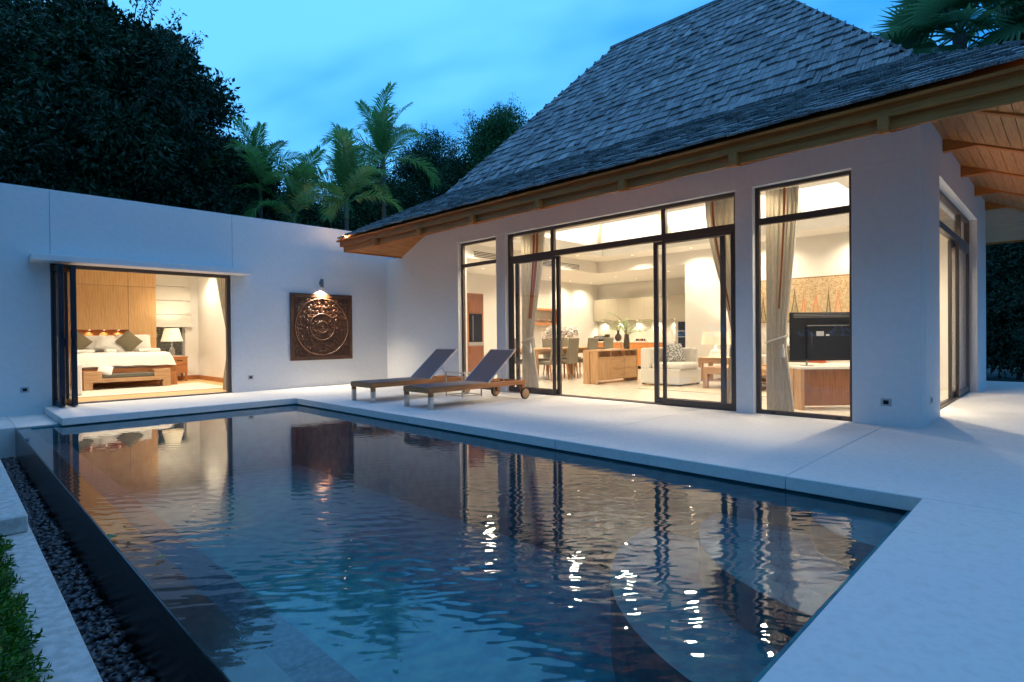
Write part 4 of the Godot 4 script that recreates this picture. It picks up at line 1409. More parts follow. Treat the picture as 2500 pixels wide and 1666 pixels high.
# ---------------------------------------------------------------- living room
func build_living() -> void:
	var sb := thing("sideboard", "pale timber sideboard with drawers and an open top shelf behind the armchair", "sideboard", Vector3(4.47, 0, -3.28))
	# long side faces +x
	for e in [[-0.83, -0.79, -0.20, -0.02], [-0.83, -0.79, 0.0, 0.20], [0.79, 0.83, -0.20, -0.02], [0.79, 0.83, 0.0, 0.20]]:
		bx("end_panel", Vector3(e[2], 0, e[0]), Vector3(e[3], 0.735, e[1]), M.oak_y, sb, 0.003)
	bx("top", Vector3(-0.20, 0.735, -0.83), Vector3(0.20, 0.77, 0.83), M.oak_z, sb, 0.004)
	bx("shelf", Vector3(-0.19, 0.575, -0.79), Vector3(0.19, 0.605, 0.79), M.oak_z, sb, 0.002)
	bx("carcass", Vector3(-0.18, 0.08, -0.79), Vector3(0.172, 0.575, 0.79), M.teak_z, sb)
	for z in [-0.26, 0.27]:
		bx("divider", Vector3(-0.18, 0.605, z - 0.012), Vector3(0.18, 0.735, z + 0.012), M.oak_y, sb)
	bx("box", Vector3(-0.18, 0.61, -0.24), Vector3(0.10, 0.73, 0.25), M.walnut_z, sb)
	bx("door", Vector3(0.173, 0.085, 0.276), Vector3(0.192, 0.565, 0.786), M.oak_y, sb, 0.003)
	for z in [[-0.786, -0.264], [-0.258, 0.270]]:
		bx("drawer", Vector3(0.173, 0.33, z[0]), Vector3(0.192, 0.565, z[1]), M.oak_z, sb, 0.003)
		bx("drawer", Vector3(0.173, 0.085, z[0]), Vector3(0.192, 0.322, z[1]), M.oak_z, sb, 0.003)
	branch_vase("tall_vase", "tall grey stoneware vase with spreading branches on the pale sideboard", Vector3(4.47, 0.77, -3.93), [Vector2(0.0, 0.0), Vector2(0.062, 0.0), Vector2(0.072, 0.03), Vector2(0.075, 0.16), Vector2(0.055, 0.32), Vector2(0.058, 0.35), Vector2(0.048, 0.35), Vector2(0.048, 0.28)], M.ceramic, 0.35, 0.85, 52)
	var cd := thing("picture_stand", "small white folded card standing on the sideboard", "card", Vector3(4.45, 0.77, -3.74), 0.5)
	var cmb := MB.new()
	cmb.slab(Vector3(0.05, 0, -0.07), Vector3(0.05, 0, 0.07), Vector3(-0.002, 0.19, 0.06), Vector3(-0.002, 0.19, -0.06), -0.004)
	cmb.slab(Vector3(-0.05, 0, 0.07), Vector3(-0.05, 0, -0.07), Vector3(-0.006, 0.19, -0.06), Vector3(-0.006, 0.19, 0.06), -0.004)
	part("card", cmb, M.kraft, cd)
	var cb := thing("papers", "thin white booklet lying on the sideboard", "booklet", Vector3(4.40, 0.77, -3.45), 0.2)
	bx("pages", Vector3(-0.1, 0, -0.14), Vector3(0.1, 0.012, 0.14), M.kraft, cb, 0.002)
	# rug
	var rg := thing("rug", "beige woven rug under the coffee table and armchair", "rug", Vector3(8.0, 0.0, -3.55))
	bx("pile", Vector3(-2.15, 0.0, -1.15), Vector3(1.75, 0.012, 1.32), M.rug, rg, 0.004)
	# armchair with its back to the sideboard: opens towards +x
	var ac := thing("armchair", "white slip-covered armchair with grey patterned cushion", "armchair", Vector3(5.9, 0.0, -3.48))
	for e in [["base", Vector3(0.0, 0.19, 0.0), Vector3(0.96, 0.33, 0.96), 0.03], ["backrest", Vector3(-0.36, 0.57, 0.0), Vector3(0.24, 0.47, 0.96), 0.05], ["arm", Vector3(0.10, 0.56, -0.39), Vector3(0.64, 0.47, 0.17), 0.05], ["seat_cushion", Vector3(0.16, 0.415, 0.09), Vector3(0.74, 0.16, 0.76), 0.07]]:
		var m := MB.new()
		m.rbox(e[1], e[2], e[3], 4)
		part(e[0], m, M.linen, ac)
	for e in [[-0.42, 0.42], [-0.42, -0.42], [0.42, 0.42], [0.42, -0.42]]:
		bx("foot", Vector3(e[0] - 0.03, 0.0, e[1] - 0.03), Vector3(e[0] + 0.03, 0.03, e[1] + 0.03), M.black, ac)
	ac.position.y = 0.012
	cushion("patterned_cushion", "grey and white floral cushion leaning in the armchair", Vector3(5.98, 0.51, -3.50), 0.46, 0.42, -0.35, PI * 0.5 - 0.5, pattern_floral())
	cushion("white_cushion", "plain white cushion behind the patterned one in the armchair", Vector3(5.80, 0.52, -3.66), 0.50, 0.50, -0.2, PI * 0.5 + 0.1, M.linen)
	# side table and lamp by the back wall
	var tb := thing("side_table", "square timber side table carrying the glass lamp", "side table", Vector3(6.32, 0.012, -4.98))
	low_table(tb, 0.74, 0.60, 0.55, 0.10)
	table_lamp("living_lamp", "white drum lamp with clear glass base on the side table", Vector3(6.24, 0.562, -4.98), 0.30, 0.30, 0.32, 0.29, 1.4, M.clear_glass, 0.17)
	var ct := thing("coffee_table", "large timber coffee table with lower shelf on the rug", "coffee table", Vector3(7.55, 0.012, -3.55))
	low_table(ct, 1.34, 1.08, 0.43, 0.10)
	bx("lower_shelf", Vector3(-0.58, 0.15, -0.45), Vector3(0.58, 0.175, 0.45), M.oak_x, ct, 0.002)
	# sofa along the back wall
	var so := thing("sofa", "long white sofa against the wall below the mural", "sofa", Vector3(8.55, 0.012, -5.02))
	for e in [["base", Vector3(0.0, 0.18, 0.0), Vector3(2.5, 0.30, 0.84), 0.03], ["backrest", Vector3(0.0, 0.56, -0.33), Vector3(2.5, 0.50, 0.20), 0.05], ["arm", Vector3(-1.16, 0.45, 0.0), Vector3(0.18, 0.36, 0.84), 0.05], ["arm", Vector3(1.16, 0.45, 0.0), Vector3(0.18, 0.36, 0.84), 0.05], ["seat_cushion", Vector3(-0.54, 0.40, 0.06), Vector3(1.04, 0.15, 0.70), 0.06], ["seat_cushion", Vector3(0.54, 0.40, 0.06), Vector3(1.04, 0.15, 0.70), 0.06]]:
		var m := MB.new()
		m.rbox(e[1], e[2], e[3], 4)
		part(e[0], m, M.linen, so)
	bx("plinth", Vector3(-1.2, 0.0, -0.38), Vector3(1.2, 0.03, 0.38), M.black, so)
	cushion("sofa_cushion", "tall white back cushion on the sofa's left end", Vector3(7.72, 0.49, -5.16), 0.56, 0.52, -0.25, 0.0, M.linen)
	cushion("sofa_cushion", "white back cushion on the sofa behind the dotted cushion", Vector3(8.18, 0.49, -5.17), 0.56, 0.50, -0.25, 0.0, M.linen)
	cushion("dotted_cushion", "black and beige dotted cushion on the white sofa", Vector3(8.05, 0.49, -4.98), 0.46, 0.36, -0.3, 0.1, pattern_dots())
	for e in [[8.42, "bright orange cushion beside the dotted cushion on the sofa"], [9.3, "bright orange cushion at the sofa's far end"]]:
		cushion("orange_cushion", e[1], Vector3(e[0], 0.49, -4.97), 0.42, 0.32, -0.35, -0.1, M.orange_cloth)
	# long stool in front of the sofa
	var ls := thing("end_table", "small timber end table between curtain and sofa", "side table", Vector3(7.60, 0.012, -4.28))
	low_table(ls, 0.5, 0.5, 0.45, 0.09)
	# mural
	var art := thing("mural", "wide beige and orange painted panel above the sofa", "painting", Vector3(8.25, 1.35, -5.498))
	bx("backing", Vector3(-1.72, 0.0, 0.0), Vector3(1.02, 0.98, 0.02), M.walnut_x, art, 0.003)
	var pm := MB.new()
	var i0 := pm.vert(Vector3(-1.70, 0.02, 0.0225), Vector3.BACK, Vector2(0, 1))
	pm.vert(Vector3(1.0, 0.02, 0.0225), Vector3.BACK, Vector2(1, 1))
	pm.vert(Vector3(1.0, 0.96, 0.0225), Vector3.BACK, Vector2(1, 0))
	pm.vert(Vector3(-1.70, 0.96, 0.0225), Vector3.BACK, Vector2(0, 0))
	pm.ix.append_array(PackedInt32Array([i0, i0 + 2, i0 + 1, i0, i0 + 3, i0 + 2]))
	part("canvas", pm, mural_material(), art)
	# television on its console, set across the corner with its back to the window
	var ang := PI * 0.25
	var tc := thing("tv_console", "low reddish timber console across the corner, back to the window", "console", Vector3(9.44, 0, -0.80), ang)
	for e in [[-0.02, 0.18], [0.20, 0.40]]:
		bx("end_panel", Vector3(0.0, 0, -e[1]), Vector3(0.05, 0.585, -e[0]), M.oak_y, tc, 0.003)
		bx("end_panel", Vector3(1.20, 0, -e[1]), Vector3(1.25, 0.585, -e[0]), M.oak_y, tc, 0.003)
	bx("top", Vector3(0.0, 0.585, -0.40), Vector3(1.25, 0.622, 0.02), M.counter, tc, 0.004)
	bx("back", Vector3(0.05, 0.06, -0.03), Vector3(0.94, 0.585, -0.005), M.walnut_y, tc, 0.002)
	bx("back", Vector3(1.02, 0.06, -0.03), Vector3(1.20, 0.585, -0.005), M.walnut_y, tc, 0.002)
	bx("carcass", Vector3(0.05, 0.06, -0.39), Vector3(1.20, 0.58, -0.05), M.walnut_x, tc)
	var tv := thing("television", "flat television on the console seen from its dark back", "television", Vector3(9.44, 0.622, -0.80), ang)
	bx("housing", Vector3(-0.03, 0.075, -0.26), Vector3(1.27, 0.79, -0.225), M.black, tv, 0.008)
	bx("back_bulge", Vector3(0.20, 0.10, -0.225), Vector3(1.05, 0.60, -0.195), M.black, tv, 0.012)
	for k in 3:
		bx("vent", Vector3(0.02, 0.715 + k * 0.022, -0.2255), Vector3(1.22, 0.721 + k * 0.022, -0.223), M.brushed, tv)
	bx("sticker", Vector3(0.34, 0.44, -0.195), Vector3(0.45, 0.51, -0.193), M.plate, tv)
	bx("sticker", Vector3(0.48, 0.44, -0.195), Vector3(0.53, 0.465, -0.193), M.kraft, tv)
	bx("bracket", Vector3(0.255, 0.28, -0.195), Vector3(0.275, 0.50, -0.185), M.rubber, tv, 0.002)
	for x in [0.22, 1.02]:
		bx("stand_neck", Vector3(x - 0.012, 0.008, -0.25), Vector3(x + 0.012, 0.10, -0.235), M.brushed, tv)
		bx("stand_foot", Vector3(x - 0.05, 0.0, -0.34), Vector3(x + 0.05, 0.012, -0.14), M.brushed, tv, 0.004)
	# curtains
	curtain("left_curtain", "cream curtain tied back behind the left sliding door", Vector3(4.32, 0.0, -0.40), 0.62, 3.12, 0.10, 0.42, 0.50, [0.62, 0.74], 1.0, false)
	curtain("right_curtain", "cream curtain drawn aside at the right sliding door", Vector3(8.22, 0.0, -0.40), 0.62, 3.12, 0.66, 1.0, 0.36, [0.22], 1.0, true)
	curtain("window_curtain", "cream curtain tied back in the corner window", Vector3(9.12, 0.0, -0.40), 0.44, 3.12, 0.10, 0.42, 0.62, [0.62], 1.0, false)
	curtain("side_curtain", "cream curtain with orange ribbons inside the side doors", Vector3(10.52, 0.0, -3.2), 0.62, 3.05, 0.10, 0.45, 0.50, [0.25, 0.45], 1.0, false, PI * 0.5)
	# walking stick hung on the side curtain hook
	var um := thing("umbrella_handle", "dark umbrella hooked beside the side curtain", "umbrella", Vector3(10.62, 0.0, -2.35))
	var h := MB.new()
	var hp := [Vector3(0, 0.10, 0), Vector3(0, 1.18, 0)]
	for k in 8:
		hp.append(Vector3(0, 1.18 + sin(PI * k / 7.0) * 0.055, -0.055 + cos(PI * k / 7.0) * 0.055))
	h.tube(hp, 0.012, 7)
	part("shaft", h, M.black, um)
	var cn := MB.new()
	cn.lathe([Vector2(0.006, 0.0), Vector2(0.02, 0.1), Vector2(0.035, 0.6), Vector2(0.02, 0.72), Vector2(0.012, 0.73)], 10)
	part("folded_canopy", cn, M.black, um)


func low_table(t: Node3D, w: float, d: float, h: float, th: float) -> void:
	bx("tabletop", Vector3(-w * 0.5, h - 0.04, -d * 0.5), Vector3(w * 0.5, h, d * 0.5), M.oak_x, t, 0.004)
	bx("apron", Vector3(-w * 0.5 + 0.005, h - 0.04 - th, -d * 0.5 + 0.005), Vector3(w * 0.5 - 0.005, h - 0.04, -d * 0.5 + 0.04), M.oak_x, t, 0.003)
	bx("apron", Vector3(-w * 0.5 + 0.005, h - 0.04 - th, d * 0.5 - 0.04), Vector3(w * 0.5 - 0.005, h - 0.04, d * 0.5 - 0.005), M.oak_x, t, 0.003)
	for e in [[-1, -1], [-1, 1], [1, -1], [1, 1]]:
		bx("leg", Vector3(e[0] * (w * 0.5 - 0.045) - 0.045, 0, e[1] * (d * 0.5 - 0.045) - 0.045), Vector3(e[0] * (w * 0.5 - 0.045) + 0.045, h - 0.041, e[1] * (d * 0.5 - 0.045) + 0.045), M.oak_y, t, 0.003)


func cushion(called: String, label: String, at: Vector3, w: float, h: float, lean: float, turn: float, m: Material, roll := 0.0) -> Node3D:
	var c := thing(called, label, "cushion", at, turn)
	var b := MB.new()
	b.xf = Transform3D(Basis(Vector3.RIGHT, lean) * Basis(Vector3.BACK, roll), Vector3(0, h * 0.5 * cos(lean) * (1.0 if roll == 0.0 else 1.38), 0))
	b.pillow(w, h, 0.16)
	part("cover", b, m, c)
	return c


func uv_material(called: String, im: Image, scale := 1.0) -> StandardMaterial3D:
	var m := plain(called, Color.WHITE, 0.9)
	m.albedo_texture = ImageTexture.create_from_image(im)
	m.uv1_scale = Vector3.ONE * scale
	return m


func pattern_floral() -> Material:
	var im := Image.create(128, 128, false, Image.FORMAT_RGB8)
	var f := FastNoiseLite.new()
	f.seed = 12
	f.frequency = 0.055
	f.fractal_octaves = 2
	for y in 128:
		for x in 128:
			im.set_pixel(x, y, lin(0.62, 0.60, 0.53) if f.get_noise_2d(x, y) > 0.08 else lin(0.22, 0.22, 0.21))
	return uv_material("floral", im)


func pattern_dots() -> Material:
	if M.has("dots"):
		return M.dots
	var im := Image.create(128, 128, false, Image.FORMAT_RGB8)
	for y in 128:
		for x in 128:
			var r := y / 8
			var on := (x + (r % 2) * 4) % 8 < 4 and y % 8 < 5
			im.set_pixel(x, y, lin(0.030, 0.026, 0.018) if on else lin(0.24, 0.20, 0.12))
	return uv_material("dots", im)


func mural_material() -> Material:
	var w := 512
	var h := 180
	var im := Image.create(w, h, false, Image.FORMAT_RGB8)
	var f := FastNoiseLite.new()
	f.seed = 4
	f.frequency = 0.05
	f.fractal_octaves = 5
	var sp := []
	for k in 12:
		sp.append([20 + k * 43 + (k % 3) * 4, 13 + (k % 2) * 7, 28 + (k * 37) % 26, k % 3])
	for y in h:
		for x in w:
			var n := f.get_noise_2d(x, y)
			var c := lin(0.60, 0.46, 0.28).lerp(lin(0.50, 0.37, 0.21), clampf(n * 2.0 + 0.5, 0, 1))
			if y < 80 and f.get_noise_2d(x * 2.2 + 300, y * 2.2) > 0.25:
				c = lin(0.36, 0.23, 0.11)
			for s in sp:
				var t: float = (y - s[2]) / float(h - s[2])
				if t > 0.0:
					var half: float = s[1] * t * (0.45 + 0.75 * t)
					var dx: float = absf(x - s[0])
					if dx < half:
						c = [lin(0.62, 0.46, 0.28), lin(0.58, 0.42, 0.24), lin(0.44, 0.38, 0.21)][s[3]]
						if dx > half - 2.2 - 2.0 * t:
							c = lin(0.66, 0.22, 0.07) if s[3] != 2 else lin(0.16, 0.10, 0.05)
						elif f.get_noise_2d(x * 3.1, y * 3.1 + 90) > 0.22:
							c = lin(0.15, 0.13, 0.06) if s[3] == 2 else lin(0.60, 0.26, 0.10)
			im.set_pixel(x, y, c)
	return uv_material("mural_paint", im)


func table_lamp(called: String, label: String, at: Vector3, shade_y: float, shade_h: float, r_bot: float, r_top: float, energy: float, base_m: Material, base_r: float) -> void:
	var o := thing(called, label, "table lamp", at)
	var b := MB.new()
	b.lathe([Vector2(0.0, 0.0), Vector2(base_r * 0.75, 0.0), Vector2(base_r, shade_y * 0.22), Vector2(base_r * 0.85, shade_y * 0.48), Vector2(base_r * 0.35, shade_y * 0.62), Vector2(base_r * 0.22, shade_y * 0.7), Vector2(base_r * 0.3, shade_y * 0.78), Vector2(0.012, shade_y * 0.85), Vector2(0.010, shade_y + 0.05), Vector2(0.0, shade_y + 0.05)], 22)
	part("base", b, base_m, o)
	var s := MB.new()
	s.lathe([Vector2(r_bot, shade_y), Vector2(lerpf(r_bot, r_top, 0.5), shade_y + shade_h * 0.5), Vector2(r_top, shade_y + shade_h)], 28)
	part("lamp_shade", s, M.shade_lit, o)
	var bulb := MB.new()
	bulb.lathe([Vector2(0.0, 0.0), Vector2(0.02, 0.01), Vector2(0.032, 0.045), Vector2(0.02, 0.075), Vector2(0.0, 0.085)], 12, Vector3(0, shade_y + shade_h * 0.35, 0))
	part("bulb", bulb, M.bulb, o)
	for d in [1.0, -1.0]:
		spot(o, Vector3(0, shade_y + shade_h * (0.62 if d > 0.0 else 0.3), 0), Vector3(0, d, 0), energy, 58.0 if d > 0 else 62.0, 0.04)


func curtain(called: String, label: String, at: Vector3, width: float, top: float, k0: float, k1: float, gather: float, ribbons: Array, _s: float, right: bool, turn := 0.0) -> void:
	# hangs in the x direction from at.x over width; pinched to a share of its width at 1.05 m
	var o := thing(called, label, "curtain", at, turn)
	var nx := 91
	var ny := 40
	var rows := PackedVector3Array()
	var tie := 1.02
	for j in ny:
		var y := lerpf(top, 0.015, j / (ny - 1.0))
		var g := 1.0
		if y > tie:
			g = lerpf(gather, 1.0, smoothstep(0.0, 1.0, (y - tie) / (top - tie)) ** 0.8)
		else:
			g = lerpf(gather, minf(gather + 0.22, 0.95), smoothstep(0.0, 1.0, (tie - y) / tie))
		for i in nx:
			var t := i / (nx - 1.0)
			var s := t * g if not right else 1.0 - (1.0 - t) * g
			var ph := t * TAU * 7.5 + 0.5 * sin(t * 9.0)
			var amp := 0.030 * (0.55 + 0.45 * g) * (0.8 + 0.3 * sin(t * 17.0))
			rows.append(Vector3(s * width, y, sin(ph) * amp + 0.006 * sin(y * 3.0 + t * 20.0)))
	var m := MB.new()
	m.grid(rows, nx, ny, Vector2.ONE, true)
	part("fabric", m, M.curtain, o)
	for r in ribbons:
		var rb := MB.new()
		var rp := PackedVector3Array()
		for j in 21:
			var src := int(j / 20.0 * (ny - 1) * 0.56)
			for i in 2:
				var ci := clampi(int(r * (nx - 1)) + (i * 2 - 1) * 2, 0, nx - 1)
				rp.append(rows[src * nx + ci] + Vector3(0, 0, 0.04))
		rb.grid(rp, 2, 21, Vector2.ONE, true)
		part("ribbon", rb, M.ribbon, o)
	var band := MB.new()
	var bw := width * gather
	var cx := bw * 0.5 if not right else width - bw * 0.5
	var bp := []
	for k in 17:
		var a := TAU * k / 16.0
		bp.append(Vector3(cx + cos(a) * bw * 0.54, tie + 0.05 * cos(a) * (-1.0 if right else 1.0), sin(a) * 0.055))
	band.tube(bp, 0.013, 6, false)
	part("tieback", band, M.linen, o)
	var ts := MB.new()
	ts.lathe([Vector2(0.03, 0.0), Vector2(0.026, 0.12), Vector2(0.012, 0.15), Vector2(0.02, 0.17), Vector2(0.0, 0.19)], 10, Vector3(cx + bw * 0.4 * (-1.0 if right else 1.0), tie - 0.25, 0.065))
	part("tassel", ts, M.linen, o)
	var rod := MB.new()
	rod.tube([Vector3(-0.02, top + 0.02, 0), Vector3(width + 0.05, top + 0.02, 0)], 0.012, 8)
	part("rail", rod, M.brushed, o)


# ---------------------------------------------------------------- bedroom
func build_bedroom() -> void:
	var bw := -5.08
	# timber wall panelling with a lit slot behind the pillows
	var hp := thing("wall_panelling", "tall honey timber wall panelling behind the bed", "panelling", Vector3(bw, 0, 3.88))
	var zs := [0.0, 0.62, 1.69, 2.76, 3.3, 5.0]
	for k in zs.size() - 1:
		bx("panel", Vector3(0.0, 2.476, zs[k] + 0.003), Vector3(0.16, 2.93, zs[k + 1] - 0.003), M.panel_y, hp, 0.003)
		var low := 1.36 if k > 0 and k < 4 else 0.02
		if k == 0:
			bx("panel", Vector3(0.0, 1.20, zs[k] + 0.003), Vector3(0.16, 2.470, zs[k + 1] - 0.003), M.panel_y, hp, 0.003)
			bx("panel", Vector3(0.0, 0.02, zs[k] + 0.003), Vector3(0.16, 1.194, 0.483), M.panel_y, hp, 0.003)
			bx("panel", Vector3(0.0, 0.02, 0.487), Vector3(0.16, 1.10, zs[k + 1] - 0.003), M.panel_y, hp, 0.003)
		else:
			bx("panel", Vector3(0.0, low, zs[k] + 0.003), Vector3(0.16, 2.470, zs[k + 1] - 0.003), M.panel_y, hp, 0.003)
	bx("slot_back", Vector3(0.0, 0.02, 0.62), Vector3(0.02, 1.36, 3.3), M.orange_z, hp)
	bx("ledge", Vector3(0.02, 0.02, 0.62), Vector3(0.16, 1.06, 3.3), M.panel_z, hp, 0.003)
	for z in [0.82, 1.12, 1.42, 2.1, 2.7]:
		var b := MB.new()
		b.lathe([Vector2(0.0, -0.005), Vector2(0.022, -0.005), Vector2(0.022, 0.0)], 12, Vector3(0.10, 1.358, z))
		part("light_bulb", b, M.bulb, hp)
		spot(hp, Vector3(0.10, 1.345, z), Vector3(-0.35, -1, 0), 0.10, 50.0, 0.015)
	# bed
	var bed := thing("bed", "wide timber platform bed with white bedding", "bed", Vector3(-4.0, 0, 4.98))
	bx("platform", Vector3(-0.90, 0.30, -1.13), Vector3(0.80, 0.465, 1.13), M.teak_z, bed, 0.004)
	bx("foot_post", Vector3(0.66, 0.0, -1.13), Vector3(0.80, 0.30, -0.95), M.teak_y, bed, 0.003)
	bx("foot_post", Vector3(0.66, 0.0, 0.95), Vector3(0.80, 0.30, 1.13), M.teak_y, bed, 0.003)
	bx("head_post", Vector3(-0.90, 0.0, -1.13), Vector3(-0.76, 0.30, 1.13), M.teak_z, bed, 0.003)
	var mt := MB.new()
	mt.rbox(Vector3(-0.06, 0.59, 0), Vector3(1.68, 0.26, 2.02), 0.06, 4)
	part("mattress", mt, M.white_cloth, bed)
	var dv := PackedVector3Array()
	var nn := 40
	for j in nn:
		for i in nn:
			var a := i / (nn - 1.0)
			var c := j / (nn - 1.0)
			var x := lerpf(-0.55, 0.86, a)
			var z := lerpf(-1.10, 1.10, c)
			var y := 0.80 + 0.010 * sin(x * 9.0 + z * 3.0) + 0.008 * sin(z * 13.0)
			var over := maxf(maxf(absf(z) - 0.98, x - 0.74), 0.0)
			y -= minf(over / 0.12, 1.0) ** 1.5 * 0.29
			dv.append(Vector3(x, y, z))
	var dm := MB.new()
	dm.grid(dv, nn, nn, Vector2.ONE, false)
	part("duvet", dm, M.white_cloth, bed)
	for e in [["white_pillow", "white pillow standing at the bed head, right of the middle", -4.70, 4.42, 0.72, 0.46, -0.30], ["white_pillow", "white pillow standing at the bed head, beside the lit slot's middle", -4.70, 5.15, 0.72, 0.44, -0.30], ["white_pillow", "white pillow at the bed head on the side away from the lamp", -4.70, 5.88, 0.72, 0.46, -0.30]]:
		cushion(e[0], e[1], Vector3(e[2], 0.80, e[3]), e[4], e[5], e[6], PI * 0.5, M.white_cloth)
	cushion("white_pillow", "white pillow leaning tilted between the two dark diamond cushions", Vector3(-4.50, 0.78, 4.92), 0.62, 0.36, -0.45, PI * 0.5, M.white_cloth, -0.30)
	for e in [[4.60, "brown dotted diamond cushion on the lamp side of the bed"], [5.62, "brown dotted diamond cushion on the far side of the bed"]]:
		cushion("diamond_cushion", e[1], Vector3(-4.38, 0.79, e[0]), 0.42, 0.42, -0.30, PI * 0.5, pattern_dots(), PI * 0.25)
	for e in [[-4.22, 4.22, 0.9, "folded white towel on the bed by the lamp"], [-4.0, 5.05, 0.3, "small rolled white towel in the middle of the bed"], [-3.95, 5.55, 0.6, "folded white towel on the bed's far side"]]:
		var t := thing("towel", e[3], "towel", Vector3(e[0], 0.80, e[1]))
		var tm := MB.new()
		tm.rbox(Vector3(0, 0.045, 0), Vector3(0.26, 0.085, 0.42 * e[2] + 0.1), 0.04, 3)
		part("cloth", tm, M.white_cloth, t)
	# bench
	var bn := thing("bed_bench", "timber bench with grey seat pad at the foot of the bed", "bench", Vector3(-3.03, 0, 4.90))
	for s in [-1.0, 1.0]:
		bx("end_block", Vector3(-0.14, 0.17, s * 0.66 - 0.165), Vector3(0.14, 0.415, s * 0.66 + 0.165), M.oak_z, bn, 0.004)
		bx("leg", Vector3(-0.14, 0.0, s * 0.745 - 0.08), Vector3(0.14, 0.17, s * 0.745 + 0.08), M.oak_y, bn, 0.004)
	bx("seat_rail", Vector3(-0.14, 0.17, -0.495), Vector3(0.14, 0.26, 0.495), M.oak_z, bn, 0.003)
	var sp := MB.new()
	sp.rbox(Vector3(0, 0.305, 0), Vector3(0.27, 0.09, 0.985), 0.025, 3)
	part("seat_pad", sp, M.cushion_grey, bn)
	cushion("bench_pillow", "small white pillow with green print slumped on the bench", Vector3(-3.0, 0.33, 5.33), 0.30, 0.24, -0.7, PI * 0.5 - 0.5, M.white_cloth)
	# nightstand, lamp
	var ns := thing("nightstand", "small timber nightstand with one drawer beside the bed", "nightstand", Vector3(-4.66, 0, 3.47))
	bx("body", Vector3(-0.22, 0.22, -0.19), Vector3(0.20, 0.62, 0.19), M.teak_z, ns, 0.003)
	bx("top", Vector3(-0.23, 0.62, -0.20), Vector3(0.22, 0.655, 0.20), M.teak_z, ns, 0.003)
	bx("drawer", Vector3(0.20, 0.43, -0.185), Vector3(0.215, 0.612, 0.185), M.teak_z, ns, 0.003)
	bx("drawer_slot", Vector3(0.2155, 0.535, -0.07), Vector3(0.218, 0.555, 0.07), M.black, ns)
	for e in [[-0.19, -0.16], [-0.19, 0.16], [0.17, -0.16], [0.17, 0.16]]:
		bx("leg", Vector3(e[0] - 0.025, 0, e[1] - 0.025), Vector3(e[0] + 0.025, 0.22, e[1] + 0.025), M.teak_y, ns, 0.002)
	table_lamp("bedside_lamp", "lit cream pleated table lamp with glass base on the nightstand", Vector3(-4.62, 0.655, 3.60), 0.40, 0.34, 0.255, 0.165, 0.8, M.clear_glass, 0.075)
	# window behind the lamp and its roman blind
	var wn := thing("bedroom_window", "steel framed window low behind the bedside lamp", "window", Vector3(bw, 0.62, 3.16))
	for e in [[0.0, 0.0, 0.05, 1.98], [0.67, 0.0, 0.72, 1.98], [0.05, 0.0, 0.67, 0.05], [0.05, 1.93, 0.67, 1.98]]:
		bx("frame_bar", Vector3(-0.16, e[1], e[0]), Vector3(-0.08, e[3], e[2]), M.plate, wn, 0.003)
	bx("pane", Vector3(-0.125, 0.05, 0.05), Vector3(-0.118, 1.93, 0.67), M.glass, wn)
	bx("handle", Vector3(-0.08, 0.55, 0.655), Vector3(-0.03, 0.68, 0.675), M.steel, wn, 0.003)
	var rb := thing("roman_blind", "cream roman blind half lowered beside the timber panelling", "blind", Vector3(bw + 0.03, 1.44, 3.02))
	for k in 4:
		var y0: float = [0.0, 0.34, 0.72, 1.10][k]
		var y1: float = [0.335, 0.715, 1.095, 1.46][k]
		var fm := MB.new()
		var gp := PackedVector3Array()
		for j in 9:
			var t := j / 8.0
			for i in 2:
				gp.append(Vector3(0.012 + 0.03 * (1.0 - t) ** 2 + (0.015 if k == 0 else 0.0), lerpf(y0, y1, t), i * 0.855))
		fm.grid(gp, 2, 9, Vector2.ONE, true)
		part("fold", fm, M.linen, rb)
	bx("hem_bar", Vector3(0.04, -0.005, 0.0), Vector3(0.065, 0.03, 0.855), M.linen, rb, 0.004)
	# rug, white armchair, curtain
	var rg := thing("bedroom_rug", "pale cream rug on the bedroom boards", "rug", Vector3(-2.45, 0.0, 4.95))
	bx("pile", Vector3(-1.0, 0.0, -1.65), Vector3(1.15, 0.014, 2.2), M.pale_rug, rg, 0.004)
	var ac := thing("slipcover_chair", "white slip-covered chair at the bedroom's left side", "armchair", Vector3(-1.95, 0.014, 6.36), 0.25)
	for e in [["skirt", Vector3(0, 0.22, 0), Vector3(0.72, 0.44, 0.74), 0.03], ["backrest", Vector3(0.0, 0.46, 0.30), Vector3(0.72, 0.60, 0.16), 0.05], ["arm", Vector3(-0.30, 0.32, 0.0), Vector3(0.14, 0.62, 0.74), 0.04], ["arm", Vector3(0.30, 0.32, 0.0), Vector3(0.14, 0.62, 0.74), 0.04]]:
		var m := MB.new()
		m.rbox(e[1], e[2], e[3], 3)
		part(e[0], m, M.white_cloth, ac)
	curtain("bedroom_curtain", "cream curtain with an orange ribbon at the bedroom opening's edge", Vector3(-0.60, 0.0, 3.36), 0.44, 2.88, 0.1, 0.4, 0.50, [0.55], 1.0, false, -PI * 0.5)
	for e in [[-2.2, 3.6], [-0.9, 3.9], [-0.9, 5.2], [-2.6, 5.4], [-3.9, 3.3], [-0.9, 6.4]]:
		var o := thing("bedroom_downlight", "small round recessed light in the bedroom ceiling", "light", Vector3(e[0], 2.95, e[1]), 0.0, "recessed lights of the bedroom ceiling")
		var m := MB.new()
		m.lathe([Vector2(0.036, -0.001), Vector2(0.036, -0.006), Vector2(0.050, -0.007), Vector2(0.054, -0.001)], 16)
		part("trim", m, M.ceiling, o)
		var b := MB.new()
		b.lathe([Vector2(0.0, -0.004), Vector2(0.035, -0.004), Vector2(0.035, -0.001)], 12)
		part("bulb", b, M.bulb, o)
		spot(o, Vector3(0, -0.012, 0), Vector3.DOWN, 4.3, 72.0, 0.035)


